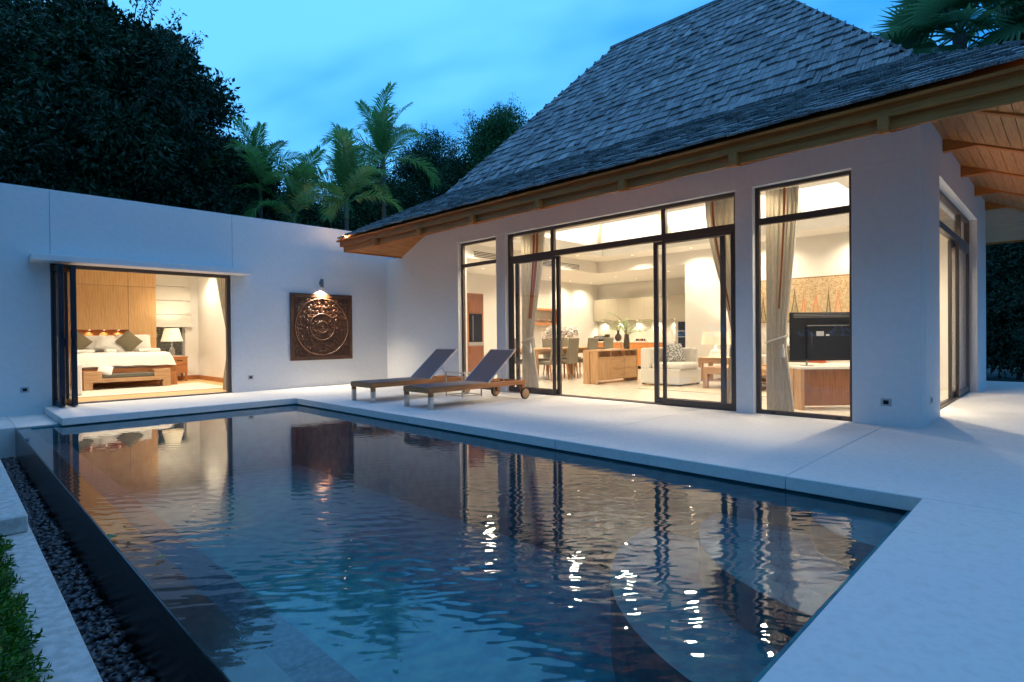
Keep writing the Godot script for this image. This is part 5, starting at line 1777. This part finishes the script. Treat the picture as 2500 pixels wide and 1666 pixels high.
# ---------------------------------------------------------------- on the terrace
func build_terrace_things() -> void:
	var a := lounger()
	a.position = Vector3(5.01, 0, 0)
	var c := copy_of(a, Vector3(3.515, 0, 0.08), 0.0, "teak sun lounger with raised grey mesh back, nearer the carved panel")
	c.set_meta("group", "sun loungers")
	# little glass table between them
	var t := thing("glass_side_table", "small steel framed glass table between the two sun loungers", "side table", Vector3(4.20, 0, 1.06))
	var w := 0.23
	for e in [[-w, -w], [w, -w], [-w, w], [w, w]]:
		bx("leg", Vector3(e[0] - 0.011, 0.0, e[1] - 0.25 * 0.0 - 0.011), Vector3(e[0] + 0.011, 0.455, e[1] + 0.011), M.steel, t, 0.002)
	for y in [0.03, 0.445]:
		bx("rail", Vector3(-w + 0.011, y - 0.01, -w - 0.01), Vector3(w - 0.011, y + 0.01, -w + 0.01), M.steel, t, 0.002)
		bx("rail", Vector3(-w + 0.011, y - 0.01, w - 0.01), Vector3(w - 0.011, y + 0.01, w + 0.01), M.steel, t, 0.002)
		bx("rail", Vector3(-w - 0.01, y - 0.01, -w + 0.011), Vector3(-w + 0.01, y + 0.01, w - 0.011), M.steel, t, 0.002)
		bx("rail", Vector3(w - 0.01, y - 0.01, -w + 0.011), Vector3(w + 0.01, y + 0.01, w - 0.011), M.steel, t, 0.002)
	bx("glass_top", Vector3(-w - 0.015, 0.456, -w - 0.015), Vector3(w + 0.015, 0.466, w + 0.015), M.clear_glass, t, 0.002)


func lounger() -> Node3D:
	var o := thing("sun_lounger", "teak sun lounger with raised grey mesh back, beside the sliding doors", "sun lounger", Vector3.ZERO, 0.0, "sun loungers")
	var hw := 0.315
	var z0 := 0.60
	var z1 := 2.72
	for s in [-1.0, 1.0]:
		bx("side_rail", Vector3(s * hw - 0.02, 0.25, z0), Vector3(s * hw + 0.02, 0.330, z1), M.teak_z, o, 0.005)
		bx("leg", Vector3(s * hw - 0.0315, 0.19, z1 - 0.085), Vector3(s * hw + 0.0315, 0.252, z1 - 0.020), M.teak_y, o, 0.003)
		bx("leg_sleeve", Vector3(s * hw - 0.0325, 0.0, z1 - 0.086), Vector3(s * hw + 0.0325, 0.19, z1 - 0.019), M.steel, o, 0.003)
		bx("wheel_post", Vector3(s * hw - 0.03, 0.09, z0 + 0.03), Vector3(s * hw + 0.03, 0.251, z0 + 0.10), M.teak_y, o, 0.003)
		var wh := MB.new()
		wh.xf = Transform3D(Basis(Vector3.BACK, PI * 0.5), Vector3(s * (hw + 0.062), 0.098, z0 + 0.065))
		wh.lathe([Vector2(0.0, -0.018), Vector2(0.084, -0.018), Vector2(0.084, 0.018), Vector2(0.0, 0.018)], 28)
		var wheel := part("wheel", wh, M.oak_x, o)
		var ty := MB.new()
		ty.xf = wh.xf
		ty.lathe([Vector2(0.083, -0.019), Vector2(0.094, -0.019), Vector2(0.098, -0.012), Vector2(0.098, 0.012), Vector2(0.094, 0.019), Vector2(0.083, 0.019)], 28)
		part("tyre", ty, M.rubber, wheel)
	bx("end_rail", Vector3(-hw + 0.02, 0.25, z1 - 0.03), Vector3(hw - 0.02, 0.325, z1 - 0.002), M.teak_x, o, 0.004)
	bx("end_rail", Vector3(-hw + 0.02, 0.25, z0 + 0.002), Vector3(hw - 0.02, 0.325, z0 + 0.03), M.teak_x, o, 0.004)
	for k in 3:
		bx("cross_slat", Vector3(-hw + 0.02, 0.275, 0.82 + k * 0.16), Vector3(hw - 0.02, 0.30, 0.86 + k * 0.16), M.teak_x, o, 0.003)
	bx("axle", Vector3(-hw - 0.05, 0.09, z0 + 0.057), Vector3(hw + 0.05, 0.106, z0 + 0.073), M.steel, o)
	# mesh seat and raised back
	var f := PackedVector3Array()
	for j in 16:
		for i in 9:
			var u := -1.0 + i / 4.0
			var t := j / 15.0
			f.append(Vector3(u * (hw + 0.012), 0.338 - 0.018 * (1.0 - u * u) * sin(PI * t), lerpf(2.715, 1.47, t)))
	var sm := MB.new()
	sm.grid(f, 9, 16, Vector2.ONE, false)
	part("mesh_seat", sm, M.mesh_fabric, o)
	var hinge := Vector3(0, 0.340, 1.47)
	var tip := Vector3(0, 0.870, 0.835)
	var bp := PackedVector3Array()
	for j in 12:
		for i in 9:
			var u := -1.0 + i / 4.0
			var t := j / 11.0
			bp.append(hinge.lerp(tip, t) + Vector3(u * (hw - 0.005), -0.02 * (1.0 - u * u) * sin(PI * t), 0))
	var bm := MB.new()
	bm.grid(bp, 9, 12, Vector2.ONE, false)
	part("mesh_back", bm, M.mesh_fabric, o)
	for s in [-1.0, 1.0]:
		var tb := MB.new()
		tb.tube([hinge + Vector3(s * (hw - 0.008), -0.012, 0), tip + Vector3(s * (hw - 0.008), -0.012, 0)], 0.014, 8)
		part("back_tube", tb, M.steel, o)
		var st := MB.new()
		st.tube([Vector3(s * (hw - 0.05), 0.575, 1.16), Vector3(s * (hw - 0.05), 0.29, 1.05)], 0.008, 6)
		part("back_strut", st, M.steel, o)
	var tt := MB.new()
	tt.tube([tip + Vector3(-hw + 0.008, -0.012, 0), tip + Vector3(hw - 0.008, -0.012, 0)], 0.014, 8)
	part("top_tube", tt, M.steel, o)
	var cb := MB.new()
	cb.tube([Vector3(-hw + 0.05, 0.50, 1.13), Vector3(hw - 0.05, 0.50, 1.13)], 0.007, 6)
	part("strut_bar", cb, M.steel, o)
	return o


# ---------------------------------------------------------------- plants
func clump(count: int, radius: float, l: float, w: float, seed_: int, droop := 0.35) -> ArrayMesh:
	var r := RandomNumberGenerator.new()
	r.seed = seed_
	var m := MB.new()
	for k in count:
		var d := Vector3(r.randfn(), r.randfn(), r.randfn()).normalized()
		var p := d * radius * pow(r.randf(), 0.45)
		var g := (d + Vector3(r.randfn(), r.randfn() - droop * 1.5, r.randfn()) * 0.6).normalized()
		var s := g.cross(Vector3(r.randfn(), r.randfn(), r.randfn())).normalized()
		var ll := l * r.randf_range(0.7, 1.25)
		var n2 := s.cross(g) * ll * 0.10
		var e := p + g * ll
		var mid := p + g * ll * 0.45
		m.tri(p, mid + s * w + n2, e)
		m.tri(p, e, mid - s * w + n2)
	return m.mesh()


func tree(called: String, label: String, base: Vector3, centre: Vector3, radii: Vector3, lobes: int, lobe_r: float, per: int, mesh: ArrayMesh, m: Material, tone: Color, seed_: int, group := "") -> void:
	var r := RandomNumberGenerator.new()
	r.seed = seed_
	var o := thing(called, label, "tree", base, 0.0, group)
	var c := centre - base
	var trunk := MB.new()
	trunk.tube([Vector3.ZERO, Vector3(r.randf_range(-0.2, 0.2), c.y * 0.35, r.randf_range(-0.2, 0.2)), c + Vector3(0, radii.y * 0.3, 0)], [0.03 * c.y, 0.022 * c.y, 0.008 * c.y], 9)
	part("trunk", trunk, M.bark, o)
	var limbs := MB.new()
	var ts := []
	var cs := []
	for k in lobes:
		var y := 1.0 - 2.0 * (k + 0.5) / lobes
		var ph := k * 2.399963 + r.randf_range(-0.3, 0.3)
		var d := Vector3(cos(ph) * sqrt(1.0 - y * y), y, sin(ph) * sqrt(1.0 - y * y))
		var lc := c + d * radii * r.randf_range(0.72, 1.0)
		var lr := lobe_r * r.randf_range(0.75, 1.3)
		var from := c * 0.55 + Vector3(0, c.y * 0.1, 0)
		limbs.tube([from, from.lerp(lc, 0.5) + Vector3(0, 0.3, 0), lc], [0.010 * c.y, 0.007 * c.y, 0.003 * c.y], 5, false)
		var light := r.randf_range(0.75, 1.25)
		for i in per:
			var q := Vector3(r.randfn(), r.randfn(), r.randfn()).normalized()
			if q.y < -0.3 and r.randf() < 0.5:
				q.y = -q.y
			var pos := lc + q * lr * Vector3(1, 0.8, 1) * pow(r.randf(), 0.28)
			var sc := r.randf_range(0.7, 1.2)
			ts.append(Transform3D(Basis(Vector3(r.randfn(), r.randfn(), r.randfn()).normalized(), r.randf() * TAU).scaled(Vector3.ONE * sc), pos))
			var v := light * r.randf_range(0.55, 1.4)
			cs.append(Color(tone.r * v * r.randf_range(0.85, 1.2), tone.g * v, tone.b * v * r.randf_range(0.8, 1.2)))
	# loose sprays that break the outline
	for k in lobes * 2:
		var q := Vector3(r.randfn(), r.randfn() * 0.7 + 0.3, r.randfn()).normalized()
		var tip := c + q * (radii + Vector3.ONE * lobe_r * r.randf_range(0.75, 1.25))
		var root := c + q * radii * 0.8
		limbs.tube([root, root.lerp(tip, 0.6) + Vector3(0, 0.12, 0), tip], [0.02, 0.014, 0.006], 4, false)
		for i in 5:
			var v := r.randf_range(0.6, 1.3)
			ts.append(Transform3D(Basis(Vector3.UP, r.randf() * TAU).scaled(Vector3.ONE * r.randf_range(0.35, 0.65)), tip.lerp(root, 0.5 * i / 4.0) + Vector3(r.randfn(), r.randfn(), r.randfn()) * 0.08))
			cs.append(Color(tone.r * v, tone.g * v, tone.b * v))
	part("limbs", limbs, M.bark, o)
	scatter("crown", mesh, m, o, ts, cs)


func frond(l: float, elev: float, bend: float, leaf: float, seed_: int) -> ArrayMesh:
	var r := RandomNumberGenerator.new()
	r.seed = seed_
	var m := MB.new()
	var pts := []
	var rr := []
	var p := Vector3.ZERO
	var a := elev
	var n := 22
	for k in n:
		pts.append(p)
		rr.append(lerpf(0.022, 0.004, k / (n - 1.0)))
		p += Vector3(cos(a), sin(a), 0) * l / (n - 1.0)
		a -= bend / (n - 1.0) * (0.4 + 1.3 * k / n)
	m.tube(pts, rr, 5, false)
	for k in 52:
		var t := 0.12 + 0.88 * k / 51.0
		var f := t * (n - 1.001)
		var b: Vector3 = pts[int(f)].lerp(pts[int(f) + 1], f - int(f))
		var tan: Vector3 = (pts[mini(int(f) + 1, n - 1)] - pts[int(f)]).normalized()
		var up := Vector3(0, 0, 1).cross(tan).normalized()
		for s in [-1.0, 1.0]:
			var ln := leaf * (0.35 + 0.85 * sin(PI * clampf(0.10 + 0.84 * t, 0, 1))) * r.randf_range(0.85, 1.1)
			var dir := (tan * lerpf(0.55, 1.1, t) + Vector3(0, 0, s) * 0.9 + up * r.randf_range(0.05, 0.5)).normalized()
			var mid: Vector3 = b + dir * ln * 0.5
			var tip: Vector3 = b + dir * ln * 0.94 + Vector3(0, -ln * r.randf_range(0.12, 0.42), 0)
			var wd := dir.cross(up).normalized() * 0.021
			m.tri(b - wd * 0.4, mid - wd, mid + wd)
			m.tri(b - wd * 0.4, mid + wd, b + wd * 0.4)
			m.tri(mid - wd, tip, mid + wd)
	return m.mesh()


func feather_palm(label: String, base: Vector3, crown_y: float, fronds: Array, count: int, seed_: int, size := 1.0) -> void:
	var r := RandomNumberGenerator.new()
	r.seed = seed_
	var o := thing("feather_palm", label, "palm", base)
	var h := crown_y - base.y
	var tr := MB.new()
	var pts := []
	var rr := []
	for k in 15:
		var t := k / 14.0
		pts.append(Vector3(0.12 * sin(t * 2.0 + seed_), t * (h - 0.7), 0.1 * sin(t * 1.6 + 1.0 + seed_)))
		rr.append(lerpf(0.10, 0.065, t) + (0.006 if k % 2 else 0.0))
	tr.tube(pts, rr, 9)
	part("trunk", tr, M.bark, o)
	var shaft := MB.new()
	shaft.tube([pts[14], pts[14] + Vector3(0, 0.35, 0), pts[14] + Vector3(0, 0.75, 0)], [0.085, 0.075, 0.04], 9)
	part("crownshaft", shaft, M.palm_stem, o)
	for k in count:
		var t := k / float(count)
		var fm: ArrayMesh = fronds[mini(int(t * fronds.size()), fronds.size() - 1)]
		var tf := Transform3D(Basis(Vector3.UP, k * 2.399963 + r.randf_range(-0.3, 0.3)) * Basis(Vector3.RIGHT, r.randf_range(-0.35, 0.35)) * Basis.from_scale(Vector3.ONE * size * r.randf_range(0.85, 1.1)), pts[14] + Vector3(0, 0.72 - 0.25 * t, 0))
		part_of("frond", fm, M.palm_leaf, o, tf)


func fan_leaf_mesh(seed_: int) -> ArrayMesh:
	var r := RandomNumberGenerator.new()
	r.seed = seed_
	var m := MB.new()
	var stalk := 1.15
	m.tube([Vector3.ZERO, Vector3(stalk * 0.6, 0.06, 0), Vector3(stalk, 0.0, 0)], [0.03, 0.022, 0.016], 5, false)
	var hub := Vector3(stalk, 0, 0)
	var n := 38
	for k in n:
		var a := lerpf(-2.45, 2.45, k / (n - 1.0))
		var l := 1.12 * (0.72 + 0.28 * cos(a * 0.6)) * r.randf_range(0.92, 1.06)
		var d := Vector3(cos(a), 0.10 * cos(a * 2.0), sin(a)).normalized()
		var s := Vector3(-sin(a), 0, cos(a))
		var mid := hub + d * l * 0.55 + Vector3(0, -0.03, 0)
		var tip := hub + d * l + Vector3(0, -0.10 - r.randf() * 0.16, 0)
		var w := 0.042
		var ridge := Vector3(0, 0.02, 0)
		m.tri(hub, mid - s * w, mid + ridge)
		m.tri(hub, mid + ridge, mid + s * w)
		m.tri(mid - s * w, tip, mid + ridge)
		m.tri(mid + ridge, tip, mid + s * w)
	return m.mesh()


func fan_palm(label: String, base: Vector3, crown: Vector3, count: int, size: float, seed_: int) -> void:
	var r := RandomNumberGenerator.new()
	r.seed = seed_
	var o := thing("fan_palm", label, "palm", base)
	var t := MB.new()
	t.tube([Vector3.ZERO, (crown - base) * 0.5 + Vector3(0.15, 0, 0), crown - base], [0.20, 0.17, 0.16], 10)
	part("trunk", t, M.bark, o)
	var ms := [fan_leaf_mesh(1), fan_leaf_mesh(2), fan_leaf_mesh(3)]
	for k in count:
		var y := 1.0 - 1.45 * (k + 0.5) / count
		var el := asin(clampf(y, -1, 1))
		var tf := Transform3D(Basis(Vector3.UP, k * 2.399963) * Basis(Vector3.BACK, el + r.randf_range(-0.1, 0.1)) * Basis(Vector3.RIGHT, r.randf_range(-0.6, 0.6)) * Basis.from_scale(Vector3.ONE * size * r.randf_range(0.85, 1.1)), crown - base)
		part_of("fan_leaf", ms[k % 3], M.fan_leaf, o, tf)


func build_plants() -> void:
	var gy := -0.16
	var big := clump(26, 0.36, 0.21, 0.045, 1)
	var small := clump(34, 0.34, 0.115, 0.028, 2)
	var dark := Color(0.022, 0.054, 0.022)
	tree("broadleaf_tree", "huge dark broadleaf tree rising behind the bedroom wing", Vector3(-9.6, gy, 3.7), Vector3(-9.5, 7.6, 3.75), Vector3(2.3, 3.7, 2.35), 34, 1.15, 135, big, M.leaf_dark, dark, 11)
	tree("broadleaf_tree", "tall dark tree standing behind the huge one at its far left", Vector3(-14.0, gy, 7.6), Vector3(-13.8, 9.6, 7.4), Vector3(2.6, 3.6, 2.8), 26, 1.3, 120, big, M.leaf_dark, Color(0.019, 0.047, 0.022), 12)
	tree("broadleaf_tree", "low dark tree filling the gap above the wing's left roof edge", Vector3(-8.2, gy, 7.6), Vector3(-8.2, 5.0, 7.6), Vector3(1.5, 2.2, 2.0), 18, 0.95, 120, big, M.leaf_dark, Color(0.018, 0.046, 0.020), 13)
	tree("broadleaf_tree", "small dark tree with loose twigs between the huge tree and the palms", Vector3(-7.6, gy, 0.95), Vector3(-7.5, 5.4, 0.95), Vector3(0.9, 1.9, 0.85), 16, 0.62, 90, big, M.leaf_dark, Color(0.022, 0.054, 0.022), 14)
	var fine := "fine-leaved trees beyond the palms"
	tree("fine_leaf_tree", "fine-leaved green tree just right of the tallest palm", Vector3(-9.4, gy, -8.6), Vector3(-9.4, 7.0, -8.6), Vector3(1.7, 3.2, 1.8), 24, 0.95, 110, small, M.leaf_mid, Color(0.030, 0.078, 0.026), 15, fine)
	tree("fine_leaf_tree", "brighter fine-leaved tree touching the roof's left slope", Vector3(-7.2, gy, -11.2), Vector3(-7.2, 8.2, -11.2), Vector3(1.8, 3.3, 1.9), 26, 1.0, 115, small, M.leaf_fresh, Color(0.042, 0.110, 0.028), 16, fine)
	tree("fine_leaf_tree", "dark fine-leaved tree low behind the shingle roof", Vector3(-4.6, gy, -12.4), Vector3(-4.6, 6.6, -12.4), Vector3(1.7, 3.0, 1.7), 22, 0.95, 110, small, M.leaf_mid, Color(0.027, 0.070, 0.025), 17, fine)
	tree("fine_leaf_tree", "green tree filling the view behind the middle palm", Vector3(-10.5, gy, -2.6), Vector3(-10.5, 4.9, -2.6), Vector3(1.3, 2.0, 1.7), 20, 0.9, 100, small, M.leaf_mid, Color(0.032, 0.084, 0.028), 18, fine)
	tree("fine_leaf_tree", "green tree filling the view behind the tallest palm", Vector3(-10.5, gy, -6.0), Vector3(-10.5, 6.2, -6.0), Vector3(1.3, 2.4, 1.7), 20, 0.9, 100, small, M.leaf_mid, Color(0.034, 0.088, 0.028), 19, fine)
	for e in [[Vector3(-6.6, gy, -0.9), 3.6, "low shrub below the palms at the wall's end"], [Vector3(-6.9, gy, -2.7), 3.9, "low shrub under the tallest palm"], [Vector3(-6.2, gy, -5.2), 4.6, "dense shrub between tallest palm and roof"], [Vector3(-7.0, gy, 2.2), 3.6, "low shrub behind the wing below the huge tree"], [Vector3(-7.4, gy, 5.0), 3.4, "low shrub behind the wing left of the huge tree's trunk"]]:
		tree("garden_shrub", e[2], e[0], e[0] + Vector3(0, e[1] - 0.8, 0), Vector3(0.75, 1.2, 0.9), 12, 0.62, 80, small, M.leaf_mid, Color(0.025, 0.066, 0.024), int(e[0].z * 10.0) + 200)
	# dark trees beyond the side veranda
	tree("hedge_tree", "dark bushy tree beyond the side veranda", Vector3(11.2, gy, -12.2), Vector3(11.2, 1.9, -12.2), Vector3(1.4, 1.7, 0.9), 22, 0.75, 120, small, M.leaf_dark, Color(0.018, 0.046, 0.020), 21)
	tree("hedge_tree", "taller dark tree behind the bushy one past the veranda", Vector3(13.0, gy, -13.4), Vector3(13.0, 3.2, -13.4), Vector3(1.8, 2.6, 1.3), 26, 0.95, 120, small, M.leaf_dark, Color(0.016, 0.042, 0.020), 22)
	tree("hedge_tree", "dark tree behind the veranda's far corner post", Vector3(9.2, gy, -13.6), Vector3(9.2, 3.0, -13.6), Vector3(1.6, 2.6, 1.2), 22, 0.95, 110, small, M.leaf_dark, Color(0.016, 0.042, 0.020), 23)
	tree("garden_shrub", "leafy shrub outside the bedroom window", Vector3(-6.6, gy, 3.6), Vector3(-6.6, 1.1, 3.6), Vector3(0.5, 0.9, 1.0), 12, 0.55, 90, small, M.leaf_mid, Color(0.025, 0.066, 0.024), 31)
	# unseen trees added behind the camera to keep sky light off the pavilion front
	for e in [[-3.4, 15.2, "outermost unseen tree added for shade, beyond the stepping slab"], [0.8, 14.4, "unseen tree added for shade, beyond the planting bed"], [5.0, 13.2, "unseen tree added for shade, opposite the loungers"], [8.6, 12.4, "second unseen tree added for shade, opposite the sliding doors"], [12.4, 12.6, "third unseen tree added for shade, opposite the corner window"], [16.2, 12.2, "last unseen tree added for shade, past the terrace"]]:
		tree("added_shade_tree", e[2], Vector3(e[0], gy, e[1]), Vector3(e[0], 5.2, e[1]), Vector3(1.9, 4.2, 1.3), 26, 1.15, 85, big, M.leaf_dark, dark, int(e[0]) + 60, "unseen trees added for shade")
	for e in [[-5.5, "unseen side tree added for shade past the veranda's far end"], [-0.5, "unseen side tree added for shade level with the pavilion's corner"], [4.5, "unseen side tree added for shade level with the pool's end"]]:  # more unseen trees, added to shade the side wall and corner
		tree("added_side_tree", e[1], Vector3(19.6, gy, e[0]), Vector3(19.6, 4.2, e[0]), Vector3(1.4, 3.4, 1.9), 22, 1.1, 80, big, M.leaf_dark, dark, int(e[0] * 2.0) + 90, "unseen side trees added for shade")
	# palms
	var fr := [frond(2.3, 1.45, 0.9, 0.62, 31), frond(2.45, 1.22, 1.3, 0.66, 32), frond(2.4, 0.95, 1.7, 0.66, 33), frond(2.2, 0.55, 1.9, 0.62, 34)]
	feather_palm("slim feather palm half hidden beside the huge tree", Vector3(-6.1, gy, 0.70), 6.05, fr, 10, 3, 0.85)
	feather_palm("short feather palm leaning low over the wing's roof edge", Vector3(-5.9, gy, -0.35), 5.2, fr, 11, 4, 0.95)
	feather_palm("full feather palm in the middle of the palm group", Vector3(-4.9, gy, -1.70), 5.75, fr, 12, 5, 1.0)
	feather_palm("tallest feather palm of the group with drooping lower fronds", Vector3(-5.6, gy, -3.55), 7.55, fr, 13, 6, 1.05)
	feather_palm("feather palm whose frond hangs in beside the wing's left end", Vector3(-5.9, gy, 9.9), 8.9, fr, 11, 7, 1.25)
	fan_palm("large fan palm towering behind the pavilion roof", Vector3(10.1, gy, -12.0), Vector3(10.0, 9.3, -12.0), 30, 1.15, 8)
	fan_palm("second fan palm behind the roof's right eave", Vector3(12.6, gy, -14.5), Vector3(12.6, 9.6, -14.5), 26, 1.15, 9)
	# clipped hedge along the kerb
	var hd := thing("hedge", "low clipped hedge of small bright green leaves along the concrete kerb", "hedge", Vector3(8.7, -0.17, 8.3))
	var sm := MB.new()
	var r := RandomNumberGenerator.new()
	r.seed = 5
	var stem := MB.new()
	for k in 18:
		var y := 0.012 + 0.10 * k / 17.0
		var a := k * 2.4
		var d := Vector3(cos(a), 0.75, sin(a)).normalized()
		var s := d.cross(Vector3.UP).normalized() * 0.0065
		var p := Vector3(0, y, 0)
		var l := 0.030
		var n2 := s.cross(d).normalized() * 0.003
		sm.tri(p, p + d * l * 0.5 + s + n2, p + d * l)
		sm.tri(p, p + d * l, p + d * l * 0.5 - s + n2)
	var sprig := sm.mesh()
	var ts := []
	var cs := []
	for k in 15000:
		var x := r.randf_range(-1.35, 2.2)
		var z := r.randf_range(-0.60, 0.55)
		var edge := smoothstep(0.0, 0.10, z + 0.60 + 0.02 * sin(x * 23.0))
		var y := r.randf_range(-0.02, 0.10) * edge + 0.045 * edge + 0.02 * sin(x * 7.0) * edge
		var lean := Basis(Vector3(1, 0, 0), r.randf_range(-0.6, 0.5) - 0.75 * (1.0 - edge)) * Basis(Vector3(0, 0, 1), r.randf_range(-0.55, 0.55))
		ts.append(Transform3D(lean * Basis(Vector3.UP, r.randf() * TAU) * Basis.from_scale(Vector3.ONE * r.randf_range(0.65, 1.2)), Vector3(x, y, z)))
		var v := r.randf_range(0.5, 1.35)
		cs.append(Color(0.050 * v * r.randf_range(0.7, 1.4), 0.150 * v, 0.014 * v))
	scatter("leaves", sprig, M.hedge_leaf, hd, ts, cs)
	bx("twiggy_core", Vector3(-1.30, 0.0, -0.52), Vector3(2.2, 0.075, 0.55), M.earth, hd, 0.02)


# ---------------------------------------------------------------- outdoor lamps
func build_lamps() -> void:
	for e in [[Vector3(0.70, 3.355, 1.50), "small bright lamp on the roof's left eave corner", Vector3(1, 0.55, -0.8)], [Vector3(12.44, 3.355, 1.50), "small bright lamp on the roof's right eave corner", Vector3(-1, 0.55, -0.8)]]:
		var o := thing("eave_lamp", e[1], "lamp", e[0])
		var s := MB.new()
		s.lathe([Vector2(0.0, -0.06), Vector2(0.03, -0.055), Vector2(0.03, -0.03), Vector2(0.012, -0.025), Vector2(0.012, 0.0), Vector2(0.0, 0.0)], 12)
		part("base", s, M.brushed, o)
		var b := MB.new()
		b.lathe([Vector2(0.0, 0.0), Vector2(0.020, 0.008), Vector2(0.026, 0.028), Vector2(0.018, 0.048), Vector2(0.0, 0.056)], 12)
		part("bulb", b, M.eave_bulb, o)
		var l := OmniLight3D.new()
		l.name = "light"
		l.position = Vector3(0, 0.028, 0)
		l.light_energy = 0.35
		l.light_color = Color(1.0, 0.80, 0.55)
		l.omni_range = 15.0
		l.omni_attenuation = 2.0
		l.light_size = 0.02
		l.shadow_enabled = true
		o.add_child(l, true)
	for e in [[Vector3(-4.2, -0.16, -1.1), "small garden spotlight shining up the middle palm"], [Vector3(-4.9, -0.16, -2.9), "small garden spotlight shining up the tallest palm"]]:
		var o := thing("garden_spotlight", e[1], "lamp", e[0])
		var s := MB.new()
		s.lathe([Vector2(0.0, 0.0), Vector2(0.05, 0.0), Vector2(0.05, 0.01), Vector2(0.012, 0.02), Vector2(0.012, 0.10), Vector2(0.045, 0.12), Vector2(0.05, 0.20), Vector2(0.042, 0.20), Vector2(0.04, 0.18)], 14)
		part("housing", s, M.black, o)
		var b := MB.new()
		b.lathe([Vector2(0.0, 0.18), Vector2(0.038, 0.181), Vector2(0.0, 0.186)], 12)
		part("bulb", b, M.bulb, o)
		spot(o, Vector3(0, 0.21, 0), Vector3(-0.12, 1, -0.12), 7.0, 30.0, 0.04, Color(1.0, 0.82, 0.5))
